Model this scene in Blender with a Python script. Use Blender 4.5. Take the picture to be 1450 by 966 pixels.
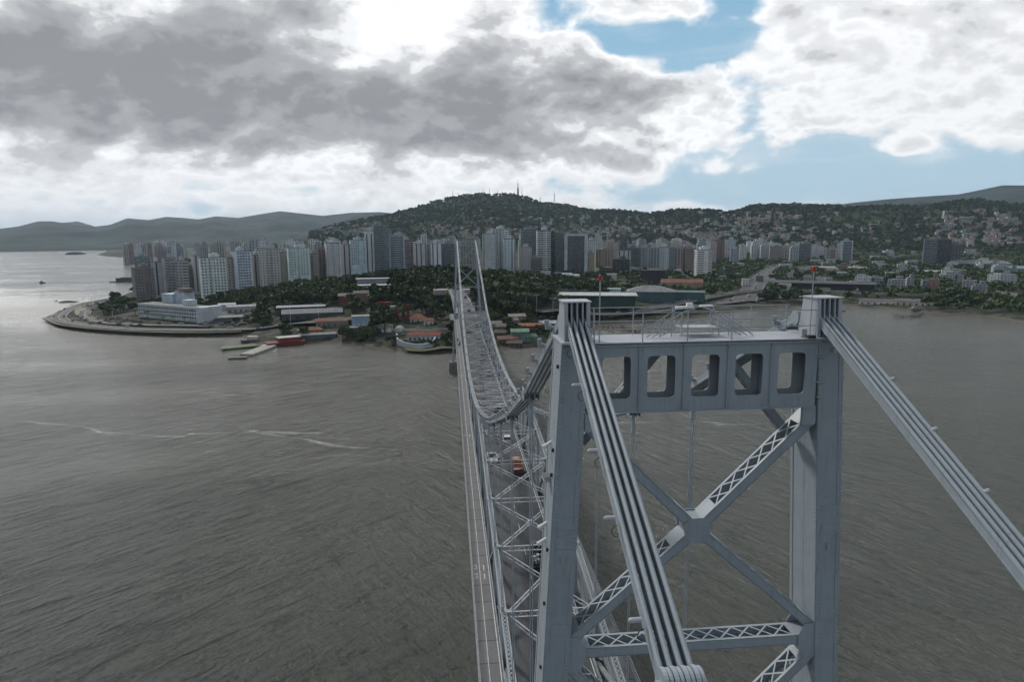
import bpy, math, random
import numpy as np
from mathutils import Vector, Matrix
random.seed(7); rng = np.random.default_rng(7)
R = math.radians; PI = math.pi
for o in list(bpy.data.objects): bpy.data.objects.remove(o)
sc = bpy.context.scene; col = sc.collection

# ---------------------------------------------------------------- camera
CZ = 76.0                                    # camera height over the water; the bridge runs along +Y
F, PT, YW, RL = 944.5, R(9.157), R(5.34), R(-.374)
def ray(px, py):
    a, b = px - 725, py - 483
    u = (a*math.cos(RL) + b*math.sin(RL))/F; v = (-a*math.sin(RL) + b*math.cos(RL))/F
    y = math.cos(PT) - v*math.sin(PT); z = -math.sin(PT) - v*math.cos(PT)
    return np.array([u*math.cos(YW) + y*math.sin(YW), -u*math.sin(YW) + y*math.cos(YW), z])
def on_z(px, py, z=0.0):
    d = ray(px, py); t = (z - CZ)/d[2]; return (d[0]*t, d[1]*t)
def at(px, dist):                            # ground position seen in column px at a horizontal distance
    d = ray(px, 360); h = math.hypot(d[0], d[1]); return (d[0]/h*dist, d[1]/h*dist)
def z_at(px, py, dist):
    d = ray(px, py); return CZ + d[2]/math.hypot(d[0], d[1])*dist
cam = bpy.data.cameras.new('camera'); co = bpy.data.objects.new('camera', cam); col.objects.link(co)
cam.sensor_width = 36; cam.lens = 36*F/1450; cam.clip_start = .3; cam.clip_end = 60000
fw = Vector((math.sin(YW)*math.cos(PT), math.cos(YW)*math.cos(PT), -math.sin(PT)))
r0 = Vector((math.cos(YW), -math.sin(YW), 0)); u0 = r0.cross(fw)
rt = r0*math.cos(RL) + u0*math.sin(RL); up = -r0*math.sin(RL) + u0*math.cos(RL)
co.matrix_world = Matrix(((rt.x, up.x, -fw.x, 0), (rt.y, up.y, -fw.y, 0), (rt.z, up.z, -fw.z, CZ), (0, 0, 0, 1)))
sc.camera = co
sc.view_settings.view_transform = 'Standard'; sc.view_settings.look = 'None'
sc.view_settings.exposure = 0.12; sc.view_settings.gamma = 1
sc.cycles.max_bounces = 4; sc.cycles.diffuse_bounces = 2; sc.cycles.glossy_bounces = 3
sc.cycles.transparent_max_bounces = 8; sc.cycles.volume_bounces = 0; sc.cycles.use_denoising = True
sc.cycles.use_adaptive_sampling = True; sc.cycles.adaptive_threshold = .03; sc.cycles.adaptive_min_samples = 16; sc.cycles.caustics_reflective = False; sc.cycles.caustics_refractive = False

# ---------------------------------------------------------------- node helper
class NT:
    def __init__(s, tree): s.t = tree; s.n = tree.nodes; s.l = tree.links
    def new(s, kind, ins=None, **kw):
        nd = s.n.new(kind)
        for k, v in kw.items(): setattr(nd, k, v)
        for k, v in (ins or {}).items(): s.set(nd, k, v)
        return nd
    def set(s, nd, k, v):
        if isinstance(v, bpy.types.NodeSocket): s.l.new(v, nd.inputs[k])
        else:
            if isinstance(v, tuple) and nd.inputs[k].type == 'VECTOR': v = v[:3]
            if isinstance(v, (int, float)) and nd.inputs[k].type == 'RGBA': v = (v, v, v, 1)
            nd.inputs[k].default_value = v
    def m(s, op, a, b=0.0, c=0.0, clamp=False):
        nd = s.n.new('ShaderNodeMath'); nd.operation = op; nd.use_clamp = clamp
        s.set(nd, 0, a); s.set(nd, 1, b)
        if len(nd.inputs) > 2: s.set(nd, 2, c)
        return nd.outputs[0]
    def sm(s, v, a, b, lo=0.0, hi=1.0):
        nd = s.n.new('ShaderNodeMapRange'); nd.interpolation_type = 'SMOOTHSTEP'
        for i, x in enumerate((v, a, b, lo, hi)): s.set(nd, i, x)
        return nd.outputs[0]
    def mix(s, f, a, b, mode='MIX'):
        nd = s.n.new('ShaderNodeMix'); nd.data_type = 'RGBA'; nd.blend_type = mode
        s.set(nd, 0, f); s.set(nd, 6, a); s.set(nd, 7, b); return nd.outputs[2]
    def noise(s, vec, scale, detail=4, rough=.5, dist=0.0):
        nd = s.n.new('ShaderNodeTexNoise')
        s.set(nd, 'Vector', vec); s.set(nd, 'Scale', scale); s.set(nd, 'Detail', detail)
        s.set(nd, 'Roughness', rough); s.set(nd, 'Distortion', dist); return nd.outputs[0]
    def comb(s, x, y, z=0.0):
        nd = s.n.new('ShaderNodeCombineXYZ'); s.set(nd, 0, x); s.set(nd, 1, y); s.set(nd, 2, z); return nd.outputs[0]
    def sep(s, v):
        nd = s.n.new('ShaderNodeSeparateXYZ'); s.set(nd, 0, v); return nd.outputs
def rgb(r, g, b): return (r, g, b, 1)

# ---------------------------------------------------------------- sky
SUN_AZ, SUN_EL = -30.0, 40.0                 # degrees from +Y (towards +X), above the horizon
w = bpy.data.worlds.new('World'); sc.world = w; w.use_nodes = True
w.cycles.sampling_method = 'MANUAL'; w.cycles.sample_map_resolution = 256
T = NT(w.node_tree); T.n.clear()
sky = T.new('ShaderNodeTexSky', sky_type='NISHITA', sun_disc=False, sun_elevation=R(SUN_EL), sun_rotation=R(SUN_AZ))
sky.air_density = 1.0; sky.dust_density = 1.0
tc = T.new('ShaderNodeTexCoord').outputs['Generated']
dx, dy, dz = T.sep(tc)
az = T.m('MULTIPLY', T.m('ARCTAN2', dx, dy), 180/PI)
el = T.m('MULTIPLY', T.m('ARCSINE', dz), 180/PI)
# cloud coordinates: partly flattened, so that far cloud near the horizon draws out into layers
inv = T.m('DIVIDE', 1.0, T.m('ADD', T.m('MAXIMUM', dz, 0.0), .75))
P = T.comb(T.m('MULTIPLY', dx, inv), T.m('MULTIPLY', dy, inv), T.m('MULTIPLY', dz, 1.2))
def shift(vec, x, y, z=0):
    nd = T.new('ShaderNodeVectorMath', operation='ADD'); T.set(nd, 0, vec); nd.inputs[1].default_value = (x, y, z); return nd.outputs[0]
def fb(vec, sc_, seed, det=8, rg=.55, dist=.3): return T.noise(shift(vec, seed, seed*.7, seed*1.3), sc_, 8, .55, dist)
n1 = fb(P, 3.2, 3.1, 10, .56, .1); n1s = fb(shift(P, -.01, -.04, .03), 3.2, 3.1, 10, .56, .1)     # large forms and their sunward offset
n2 = fb(P, 9.0, 8.4, 9, .6, .15); n2s = fb(shift(P, -.005, -.02, .012), 9.0, 8.4, 9, .6, .15)       # billows
def billow(vec, sc_, det=1):
    nd = T.new('ShaderNodeTexVoronoi', feature='F1'); nd.normalize = True; T.set(nd, 'Vector', vec); T.set(nd, 'Scale', sc_); T.set(nd, 'Detail', det); T.set(nd, 'Roughness', .55); return nd.outputs['Distance']
wv = T.new('ShaderNodeVectorMath', operation='SCALE'); nv = T.new('ShaderNodeTexNoise'); T.set(nv, 'Vector', P); T.set(nv, 'Scale', 7.0); T.set(nv, 'Detail', 2); T.set(wv, 0, nv.outputs[1]); T.set(wv, 'Scale', .10)
PW = T.new('ShaderNodeVectorMath', operation='ADD'); T.set(PW, 0, P); T.set(PW, 1, wv.outputs[0]); PW = PW.outputs[0]
b1 = billow(PW, 12.0)
n3 = T.noise(T.comb(T.m('MULTIPLY', az, .030), T.m('MULTIPLY', el, .38), 3.0), 1.0, 7, .62, .4)    # flat distant layers
def pa(px, py):
    d = ray(px, py); return math.degrees(math.atan2(d[0], d[1])), math.degrees(math.asin(d[2]/np.linalg.norm(d)))
wob = T.m('SUBTRACT', n1, .5); wob2 = T.m('SUBTRACT', T.m('ADD', T.m('MULTIPLY', b1, 1.0), T.m('MULTIPLY', n2, .4)), .62)
def bump(px, py, rx, ry, amp, p=2.0):                  # smooth swelling (or thinning) of the cloud, radii in photo pixels
    a0, e0 = pa(px, py)
    q = T.m('ADD', T.m('POWER', T.m('ABSOLUTE', T.m('DIVIDE', T.m('SUBTRACT', az, a0), rx/16.5)), p), T.m('POWER', T.m('ABSOLUTE', T.m('DIVIDE', T.m('SUBTRACT', el, e0), ry/16.5)), p))
    return T.m('MULTIPLY', T.m('POWER', 2.718, T.m('MULTIPLY', q, -1.0)), amp)
def k_(v, s_): return T.m('MULTIPLY', v, s_)
back = T.sm(dy, .25, -.35)
th = .20
for bp_ in [(0, 118, 300, 72, .52, 4), (300, 132, 330, 58, .60, 4), (560, 158, 150, 42, .55, 3), (720, 128, 130, 62, .62, 3), (870, 125, 62, 48, .62, 3), (90, 40, 300, 70, .42, 2), (330, 70, 130, 60, .22, 2), (690, 45, 60, 60, .30, 2),
            (740, 208, 60, 22, .62, 2), (825, 215, 40, 15, .60, 2), (635, 196, 46, 18, .5, 2), (570, 242, 40, 18, .62, 2), (105, 236, 46, 22, .62, 2), (880, 236, 40, 12, .5, 2), (700, 175, 160, 14, -.25, 2), (960, 190, 60, 30, .2, 2), (300, 236, 90, 6, .16, 2), (420, 250, 120, 6, .25, 2), (985, 190, 80, 40, .10, 2), (1040, 242, 50, 12, .25, 2), (880, 232, 60, 14, .22, 2),
            (1250, 60, 170, 90, .10, 2), (1330, 150, 200, 44, .12, 3), (1440, 120, 90, 70, .20, 2), (1420, 190, 80, 20, .15, 2), (1262, 203, 44, 12, .2, 2), (1296, 212, 36, 9, .16, 2), (1415, 224, 56, 13, .36, 2), (1130, 12, 40, 30, .18, 2), (960, 14, 40, 12, .22, 2), (1330, 205, 200, 10, .12, 2), (1120, 238, 60, 10, .2, 2), (1110, 20, 60, 10, .35, 2), (1060, 95, 130, 30, .12, 2), (1180, 150, 90, 40, .18, 2),
            (548, 45, 75, 60, -.12, 2), (490, 85, 110, 30, -.14, 2), (830, 12, 110, 26, -.10, 2), (260, 112, 26, 14, -.25, 2), (600, 145, 40, 20, -.25, 2), (420, 20, 90, 30, .06, 2), (690, 20, 50, 30, .12, 2),
            (1010, 40, 140, 42, -.62, 2), (900, 62, 44, 18, -.4, 2), (1120, 32, 50, 26, -.25, 2), (1170, 218, 210, 40, -.58, 2), (1065, 160, 60, 26, -.5, 2), (1340, 244, 260, 26, -.5, 2), (1300, 272, 380, 22, -.40, 2), (1305, 122, 40, 16, -.30, 2), (1000, 268, 180, 10, -.16, 2), (110, 292, 260, 14, -.16, 2), (300, 270, 300, 10, -.06, 2), (620, 226, 60, 8, -.2, 2), (1090, 122, 36, 10, -.3, 2)]:
    th = T.m('ADD', th, bump(*bp_))
low = T.sm(el, 7, 2.5)                                        # towards the horizon the billows flatten into layers
nz = T.m('ADD', k_(wob, 1.25), T.m('ADD', k_(T.m('SUBTRACT', n2, .5), 1.6), k_(T.m('SUBTRACT', b1, .42), -1.1)))
nz = T.m('ADD', k_(nz, T.m('SUBTRACT', 1.0, k_(low, .45))), k_(T.m('SUBTRACT', n3, .5), k_(low, .75)))
th = T.m('ADD', th, nz)
th = T.m('ADD', th, k_(back, T.m('ADD', -.12, k_(wob, 1.0))))
th2 = T.m('ADD', th, T.m('ADD', k_(T.m('SUBTRACT', n1s, n1), -1.6), k_(T.m('SUBTRACT', n2s, n2), -2.0)))
cover = T.m('MAXIMUM', T.sm(th, -.16, .17), bump(540, 50, 110, 70, 1.0, 4))
DM = T.m('ADD', .64, bump(400, 110, 620, 185, .36, 6))
th2 = k_(T.m('ADD', th2, -.12), DM)
th2 = T.m('ADD', th2, .12)
wisp = T.m('MULTIPLY', T.sm(T.m('ADD', k_(n3, .6), k_(n2, .5)), .50, .72, 0, .42), T.m('SUBTRACT', 1.0, back))
cover = T.m('MAXIMUM', cover, wisp)
cr = T.n.new('ShaderNodeValToRGB'); cr.color_ramp.interpolation = 'EASE'
for i_, (p_, v_) in enumerate(((0.0, .80), (.12, .90), (.28, .73), (.46, .49), (.70, .36), (1.0, .265))):
    e_ = cr.color_ramp.elements[i_] if i_ < 2 else cr.color_ramp.elements.new(p_)
    e_.position = p_; e_.color = (v_, v_, v_, 1)
T.set(cr, 0, T.sm(th2, 0, 1.0) if False else T.m('MULTIPLY', th2, .62, clamp=True))
lum = T.sep(cr.outputs[0])[0]
lum = T.m('ADD', lum, bump(548, 40, 80, 50, .12)); lum = T.m('ADD', lum, bump(1350, 120, 260, 90, -.08))
lum = T.mix(k_(low, .5), lum, T.m('ADD', .70, k_(T.m('SUBTRACT', n3, .5), .55)))
lum = T.sep(lum)[0]
lum = k_(lum, T.m('SUBTRACT', 1.0, k_(back, .45)))
lum = T.m('MAXIMUM', lum, .12)
lum = k_(lum, T.sm(el, 26, 60, 1.0, .50))
tint = T.mix(T.sm(lum, .15, .75), rgb(.95, .97, 1.03), rgb(.985, 1.0, 1.02))
K = 11.0
cl = T.new('ShaderNodeVectorMath', operation='SCALE'); T.set(cl, 0, tint); T.set(cl, 'Scale', k_(lum, K))
skyc = T.new('ShaderNodeVectorMath', operation='SCALE'); T.set(skyc, 0, sky.outputs[0]); T.set(skyc, 'Scale', 1.0)
hz = T.mix(T.sm(el, 20, 2, 0, .80), T.mix(.85, skyc.outputs[0], rgb(2.3, 4.5, 6.3)), rgb(4.6, 6.1, 7.1))
full = T.mix(cover, hz, cl.outputs[0])
full = T.mix(T.sm(el, 3.2, -1.0, 0, .65), full, rgb(5.6, 6.3, 6.9))
bg = T.new('ShaderNodeBackground', {'Color': full, 'Strength': .1})
wo = T.new('ShaderNodeOutputWorld'); T.l.new(bg.outputs[0], wo.inputs[0])

sl = bpy.data.lights.new('sun', 'SUN'); sl.energy = 2.2; sl.angle = R(7); sl.color = (1, .96, .9)
so = bpy.data.objects.new('sun', sl); col.objects.link(so)
sd = Vector((math.sin(R(SUN_AZ))*math.cos(R(SUN_EL)), math.cos(R(SUN_AZ))*math.cos(R(SUN_EL)), math.sin(R(SUN_EL))))
so.rotation_euler = sd.to_track_quat('Z', 'Y').to_euler()

# ---------------------------------------------------------------- object helpers
def tag(o, label=None, cat=None, group=None, kind=None):
    if label: o['label'] = label
    if cat: o['category'] = cat
    if group: o['group'] = group
    if kind: o['kind'] = kind
    return o
def empty(name, loc=(0, 0, 0), rz=0.0, parent=None):
    o = bpy.data.objects.new(name, None); col.objects.link(o); o.location = loc; o.rotation_euler = (0, 0, rz)
    o.empty_display_size = .5; o.parent = parent; return o
class MB:
    def __init__(s): s.v = []; s.f = []; s.mi = []; s.uv = []
    def quad(s, a, b, c, d, mi=0, uv=None):
        n = len(s.v); s.v += [a, b, c, d]; s.f.append((n, n+1, n+2, n+3)); s.mi.append(mi); s.uv += uv or [(0, 0)]*4; return s
    def poly(s, pts, mi=0):
        n = len(s.v); s.v += [tuple(p) for p in pts]; s.f.append(tuple(range(n, n+len(pts)))); s.mi.append(mi); s.uv += [(0, 0)]*len(pts); return s
    def hexa(s, c, mi=0, facing=True):         # 8 corners: bottom 4 (ccw), top 4
        n = len(s.v); s.v += [tuple(p) for p in c]
        for q in ((3, 2, 1, 0), (4, 5, 6, 7), (0, 1, 5, 4), (1, 2, 6, 5), (2, 3, 7, 6), (3, 0, 4, 7)):
            s.f.append(tuple(n+i for i in q)); s.mi.append(mi); s.uv += [(0, 0)]*4
        return s
    def box(s, cx, cy, cz, sx, sy, sz, rz=0.0, mi=0, taper=1.0):
        hx, hy, hz = sx/2, sy/2, sz/2; c_, s_ = math.cos(rz), math.sin(rz); P = []
        for z, t in ((-hz, 1), (hz, taper)):
            for x, y in ((-hx, -hy), (hx, -hy), (hx, hy), (-hx, hy)):
                x *= t; y *= t; P.append((cx+x*c_-y*s_, cy+x*s_+y*c_, cz+z))
        return s.hexa(P, mi)
    def beam(s, p, q, w_, h_, up=(0, 0, 1), mi=0):
        p = Vector(p); q = Vector(q); d = (q-p).normalized(); u = Vector(up)
        sd_ = d.cross(u)
        if sd_.length < 1e-4: sd_ = d.cross(Vector((1, 0, 0)))
        sd_.normalize(); u = sd_.cross(d); a = sd_*(w_/2); b = u*(h_/2)
        return s.hexa([p-a-b, p+a-b, q+a-b, q-a-b, p-a+b, p+a+b, q+a+b, q-a+b], mi)
    def tube(s, p, q, r, n=8, r2=None, mi=0, cap=True):
        p = Vector(p); q = Vector(q); d = (q-p).normalized(); r2 = r if r2 is None else r2
        u = d.orthogonal().normalized(); v = d.cross(u); b = len(s.v)
        for pt, rr in ((p, r), (q, r2)):
            for i in range(n):
                a = 2*PI*i/n; s.v.append(tuple(pt+(u*math.cos(a)+v*math.sin(a))*rr))
        for i in range(n):
            j = (i+1) % n; s.f.append((b+i, b+j, b+n+j, b+n+i)); s.mi.append(mi); s.uv += [(0, 0)]*4
        if cap:
            s.f.append(tuple(b+n+i for i in range(n))); s.f.append(tuple(b+n-1-i for i in range(n))); s.mi += [mi, mi]; s.uv += [(0, 0)]*(2*n)
        return s
    def path(s, pts, r, n=6, mi=0):
        for a, b in zip(pts[:-1], pts[1:]): s.tube(a, b, r, n, mi=mi)
        return s
    def rivets(s, p, q, nrm, step=.17, r=.034):  # a row of domed rivet heads from p to q
        p = Vector(p); q = Vector(q); L = (q-p).length; k = max(1, int(L/step)); d = (q-p)/L; nn = Vector(nrm).normalized(); t = nn.cross(d)
        for i in range(k):
            c = p+d*(L*(i+.5)/k); b = len(s.v)
            for a in range(5):
                an = 2*PI*a/5; s.v.append(tuple(c+(d*math.cos(an)+t*math.sin(an))*r))
            s.v.append(tuple(c+nn*r*.75))
            for a in range(5): s.f.append((b+a, b+(a+1) % 5, b+5)); s.mi.append(0); s.uv += [(0, 0)]*3
        return s
    def build(s, name, mats, parent=None, loc=None, smooth=False, color=None):
        me = bpy.data.meshes.new(name); me.from_pydata(s.v, [], s.f)
        if not isinstance(mats, (list, tuple)): mats = [mats]
        for m_ in mats: me.materials.append(m_)
        if len(mats) > 1: me.polygons.foreach_set('material_index', s.mi)
        if any(u != (0, 0) for u in s.uv):
            l = me.uv_layers.new(name='uv'); l.data.foreach_set('uv', np.array(s.uv, dtype=np.float32).ravel())
        if smooth: me.polygons.foreach_set('use_smooth', [True]*len(me.polygons))
        me.update(); o = bpy.data.objects.new(name, me); col.objects.link(o); o.parent = parent
        if loc is not None: o.location = loc
        if color is not None: o.color = color
        return o
def copy_tree(o, parent=None, loc=None, rz=None, scale=None, color=None):
    c = o.copy(); col.objects.link(c); c.parent = parent
    if loc is not None: c.location = loc
    if rz is not None: c.rotation_euler = (0, 0, rz)
    if scale is not None: c.scale = scale
    if color is not None: c.color = color
    for ch in o.children: copy_tree(ch, c, color=color)
    return c
ORD = 'first second third fourth fifth sixth seventh eighth ninth tenth eleventh twelfth thirteenth fourteenth fifteenth sixteenth seventeenth eighteenth nineteenth twentieth'.split()
TENS = {2: 'twenty', 3: 'thirty', 4: 'forty', 5: 'fifty', 6: 'sixty', 7: 'seventy', 8: 'eighty', 9: 'ninety'}
TENTH = {3: 'thirtieth', 4: 'fortieth', 5: 'fiftieth', 6: 'sixtieth', 7: 'seventieth', 8: 'eightieth', 9: 'ninetieth'}
def ordw(i):                                 # 0-based
    n = i+1
    if n <= 20: return ORD[i]
    if n < 100: return TENTH[n//10] if n % 10 == 0 else TENS[n//10] + '-' + ORD[n % 10-1]
    return 'hundredth' if n == 100 else 'hundred-and-' + ordw(n-101)

# ---------------------------------------------------------------- materials
def mat(name, base, rough=.6, metal=0.0, var=.15, vscale=1.0, bump=0.0, bscale=20.0, spec=.4, objcol=False, coat=0.0):
    m_ = bpy.data.materials.new(name); m_.use_nodes = True; t = NT(m_.node_tree); b = t.n['Principled BSDF']
    co_ = t.new('ShaderNodeTexCoord').outputs['Object']
    c = rgb(*base)
    if objcol: c = t.new('ShaderNodeObjectInfo').outputs['Color']
    if var:
        n = t.noise(co_, vscale, 5, .65)
        f = t.sm(n, .3, .75, 1-var, 1+var); sv = t.new('ShaderNodeVectorMath', operation='SCALE'); t.set(sv, 0, c); t.set(sv, 'Scale', f); c = sv.outputs[0]
    t.set(b, 'Base Color', c); t.set(b, 'Roughness', rough); t.set(b, 'Metallic', metal); t.set(b, 'Specular IOR Level', spec)
    if coat: t.set(b, 'Coat Weight', coat)
    if bump:
        bp = t.new('ShaderNodeBump', {'Strength': bump, 'Distance': .02, 'Height': t.noise(co_, bscale, 4, .6)}); t.set(b, 'Normal', bp.outputs[0])
    return m_
def steel(name, base, dirt=.5):
    m_ = bpy.data.materials.new(name); m_.use_nodes = True; t = NT(m_.node_tree); b = t.n['Principled BSDF']
    g = t.new('ShaderNodeNewGeometry').outputs['Position']; x, y, z = t.sep(g)
    n = t.noise(g, .9, 6, .65); c = t.mix(t.sm(n, .35, .7, 0, .5), rgb(*base), rgb(base[0]*.80, base[1]*.82, base[2]*.85))
    st = t.noise(t.comb(t.m('MULTIPLY', x, 9), t.m('MULTIPLY', y, 9), t.m('MULTIPLY', z, .7)), 1.0, 5, .7)       # rain streaks running down
    c = t.mix(t.sm(st, .48, .72, 0, dirt), c, rgb(base[0]*.58, base[1]*.58, base[2]*.56))
    ru = t.noise(g, 4.5, 6, .75); c = t.mix(t.sm(ru, .635, .73, 0, .65), c, rgb(.12, .065, .04))                   # rust blooms
    t.set(b, 'Base Color', c); t.set(b, 'Roughness', t.sm(n, .3, .7, .42, .62)); t.set(b, 'Specular IOR Level', .45)
    bp = t.new('ShaderNodeBump', {'Strength': .25, 'Distance': .01, 'Height': t.noise(g, 14, 4, .6)}); t.set(b, 'Normal', bp.outputs[0])
    return m_
STEEL = steel('silver_blue_paint', (.285, .328, .365), .45); STEELD = steel('silver_blue_paint_truss', (.275, .305, .33), .4)
STEELL = steel('pale_and_sunlit_steel_paint', (.34, .365, .40), .3)  # far tower braces use it too, with sunlight put into the colour
DARK = mat('dark_metal', (.03, .033, .037), .5); RED = mat('red_paint', (.35, .04, .025), .45); WHITEP = mat('white_paint', (.72, .73, .73), .5)
GLASS = mat('window_glass', (.025, .032, .04), .12, spec=.8, var=0); RUB = mat('rubber', (.02, .02, .02), .8); CONC = mat('concrete', (.27, .26, .24), .85, var=.25, vscale=.3, bump=.3, bscale=3)
CONCD = mat('stained_concrete', (.15, .145, .13), .9, var=.35, vscale=.4, bump=.3, bscale=3)
PAINTW = mat('road_marking_paint', (.52, .53, .52), .7, var=.25, vscale=2); CAR = mat('car_paint', (.5, .5, .5), .25, objcol=True, var=0, coat=.6)
def asphalt(name, a, b_, joint=0.0):
    m_ = bpy.data.materials.new(name); m_.use_nodes = True; t = NT(m_.node_tree); b = t.n['Principled BSDF']
    g = t.new('ShaderNodeNewGeometry').outputs['Position']; x, y, z = t.sep(g)
    n = t.noise(t.comb(t.m('MULTIPLY', x, 2.2), t.m('MULTIPLY', y, .16)), 1.0, 6, .6)
    n2_ = t.noise(g, 1.6, 6, .7); f = t.m('ADD', t.sm(n, .35, .68, 0, .6), t.sm(n2_, .35, .7, 0, .4))
    c = t.mix(f, rgb(*a), rgb(*b_))
    if joint:                                 # panels of slightly different tone with a dark joint between
        pid = t.m('FLOOR', t.m('DIVIDE', y, joint)); wn = t.new('ShaderNodeTexWhiteNoise', noise_dimensions='1D'); t.set(wn, 'W', pid)
        c = t.mix(t.sm(wn.outputs[0], 0, 1, 0, .35), c, rgb(a[0]*.65, a[1]*.65, a[2]*.66))
        fr = t.m('FRACT', t.m('DIVIDE', y, joint)); c = t.mix(t.m('LESS_THAN', fr, .035), c, rgb(.04, .04, .04))
    t.set(b, 'Base Color', c); t.set(b, 'Roughness', .85); return m_
ROAD = asphalt('bridge_asphalt', (.040, .044, .050), (.072, .075, .080)); WALK = asphalt('walkway_slab', (.150, .152, .155), (.115, .116, .12), 4.0)
STREET = asphalt('street_asphalt', (.038, .038, .04), (.062, .061, .06))
def facade(name, wx, wy, fx, fy, glassc=(.02, .026, .034), frame=0.0, alt=None):
    """wall with window openings; cells of wx by wy metres, openings fx by fy of the cell; wall colour is the object's own"""
    m_ = bpy.data.materials.new(name); m_.use_nodes = True; t = NT(m_.node_tree); b = t.n['Principled BSDF']
    uv = t.new('ShaderNodeUVMap'); u, v, _ = t.sep(uv.outputs[0]); oc = t.new('ShaderNodeObjectInfo')
    cu, cv = t.m('DIVIDE', u, wx), t.m('DIVIDE', v, wy); iu, iv = t.m('FLOOR', cu), t.m('FLOOR', cv); fu, fv = t.m('FRACT', cu), t.m('FRACT', cv)
    inu = t.m('MULTIPLY', t.m('GREATER_THAN', fu, (1-fx)/2), t.m('LESS_THAN', fu, (1+fx)/2))
    inv_ = t.m('MULTIPLY', t.m('GREATER_THAN', fv, (1-fy)/2+.05), t.m('LESS_THAN', fv, (1+fy)/2+.05))
    win = t.m('MULTIPLY', inu, inv_)
    wn = t.new('ShaderNodeTexWhiteNoise', noise_dimensions='3D'); t.set(wn, 'Vector', t.comb(iu, iv, t.m('MULTIPLY', oc.outputs['Random'], 99)))
    wb = t.new('ShaderNodeTexWhiteNoise', noise_dimensions='2D'); t.set(wb, 'Vector', t.comb(t.m('FLOOR', t.m('DIVIDE', u, wx*3)), t.m('MULTIPLY', oc.outputs['Random'], 77)))
    n = t.noise(t.comb(t.m('MULTIPLY', u, .5), t.m('MULTIPLY', v, .1), oc.outputs['Random']), 1.0, 5, .7)
    sv = t.new('ShaderNodeVectorMath', operation='SCALE'); t.set(sv, 0, oc.outputs['Color'])
    t.set(sv, 'Scale', t.m('MULTIPLY', t.sm(n, .3, .75, 1.05, .72), t.sm(wb.outputs[0], 0, 1, .78, 1.08)))
    wall = sv.outputs[0]
    gl = t.mix(t.sm(wn.outputs[0], .6, 1, 0, .6), rgb(*glassc), rgb(.14, .15, .15))
    c = t.mix(win, wall, gl); t.set(b, 'Base Color', c)
    t.set(b, 'Roughness', t.m('SUBTRACT', .8, t.m('MULTIPLY', win, .62))); return m_
FAC = {'grid': facade('punched_window_facade', 3.2, 3.0, .42, .42), 'band': facade('ribbon_window_facade', 14.0, 3.1, .86, .40), 'bay': facade('balcony_bay_facade', 4.6, 3.0, .62, .55),
       'glass': facade('curtain_wall_facade', 1.6, 3.2, .86, .74, (.022, .034, .042)), 'slit': facade('slit_window_facade', 6.5, 60.0, .26, .96), 'low': facade('low_house_facade', 3.4, 3.0, .35, .38), 'dark': facade('dark_glass_facade', 2.2, 3.2, .9, .85, (.012, .014, .018))}
ROOFM = mat('flat_roof', (.2, .2, .19), .9, var=.3, vscale=.2, objcol=False); TILE = mat('clay_tile_roof', (.24, .085, .05), .85, var=.4, vscale=.8, bump=.6, bscale=6)
ROOFC = mat('coloured_roof', (.3, .3, .3), .8, objcol=True, var=.3, vscale=.3)
def leafmat(name, a, b_):
    m_ = bpy.data.materials.new(name); m_.use_nodes = True; t = NT(m_.node_tree); b = t.n['Principled BSDF']
    g = t.new('ShaderNodeNewGeometry').outputs['Position']; oi = t.new('ShaderNodeObjectInfo').outputs['Random']
    n = t.noise(g, .12, 5, .6); n2_ = t.noise(g, .9, 3, .6)
    c = t.mix(t.sm(t.m('ADD', n, t.m('MULTIPLY', t.m('SUBTRACT', n2_, .5), .6)), .35, .68), rgb(*a), rgb(*b_))
    sv = t.new('ShaderNodeVectorMath', operation='SCALE'); t.set(sv, 0, c); t.set(sv, 'Scale', t.sm(oi, 0, 1, .7, 1.35))
    t.set(b, 'Base Color', sv.outputs[0]); t.set(b, 'Roughness', .7); t.set(b, 'Specular IOR Level', .25); return m_
LEAF = leafmat('tree_leaves', (.019, .036, .012), (.062, .092, .028)); LEAF2 = leafmat('yellow_green_leaves', (.05, .08, .02), (.11, .14, .035))  # LEAF2 is a yellower green for some of the trees
BARK = mat('bark', (.06, .045, .035), .9, var=.3, vscale=3)
GRASS = leafmat('grass', (.05, .065, .02), (.11, .11, .045)); SAND = mat('beach_sand', (.30, .24, .17), .95, var=.3, vscale=.2); ROCK = mat('rock', (.07, .065, .06), .9, var=.5, vscale=.6, bump=1, bscale=2)
exec_parts = []

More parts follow.
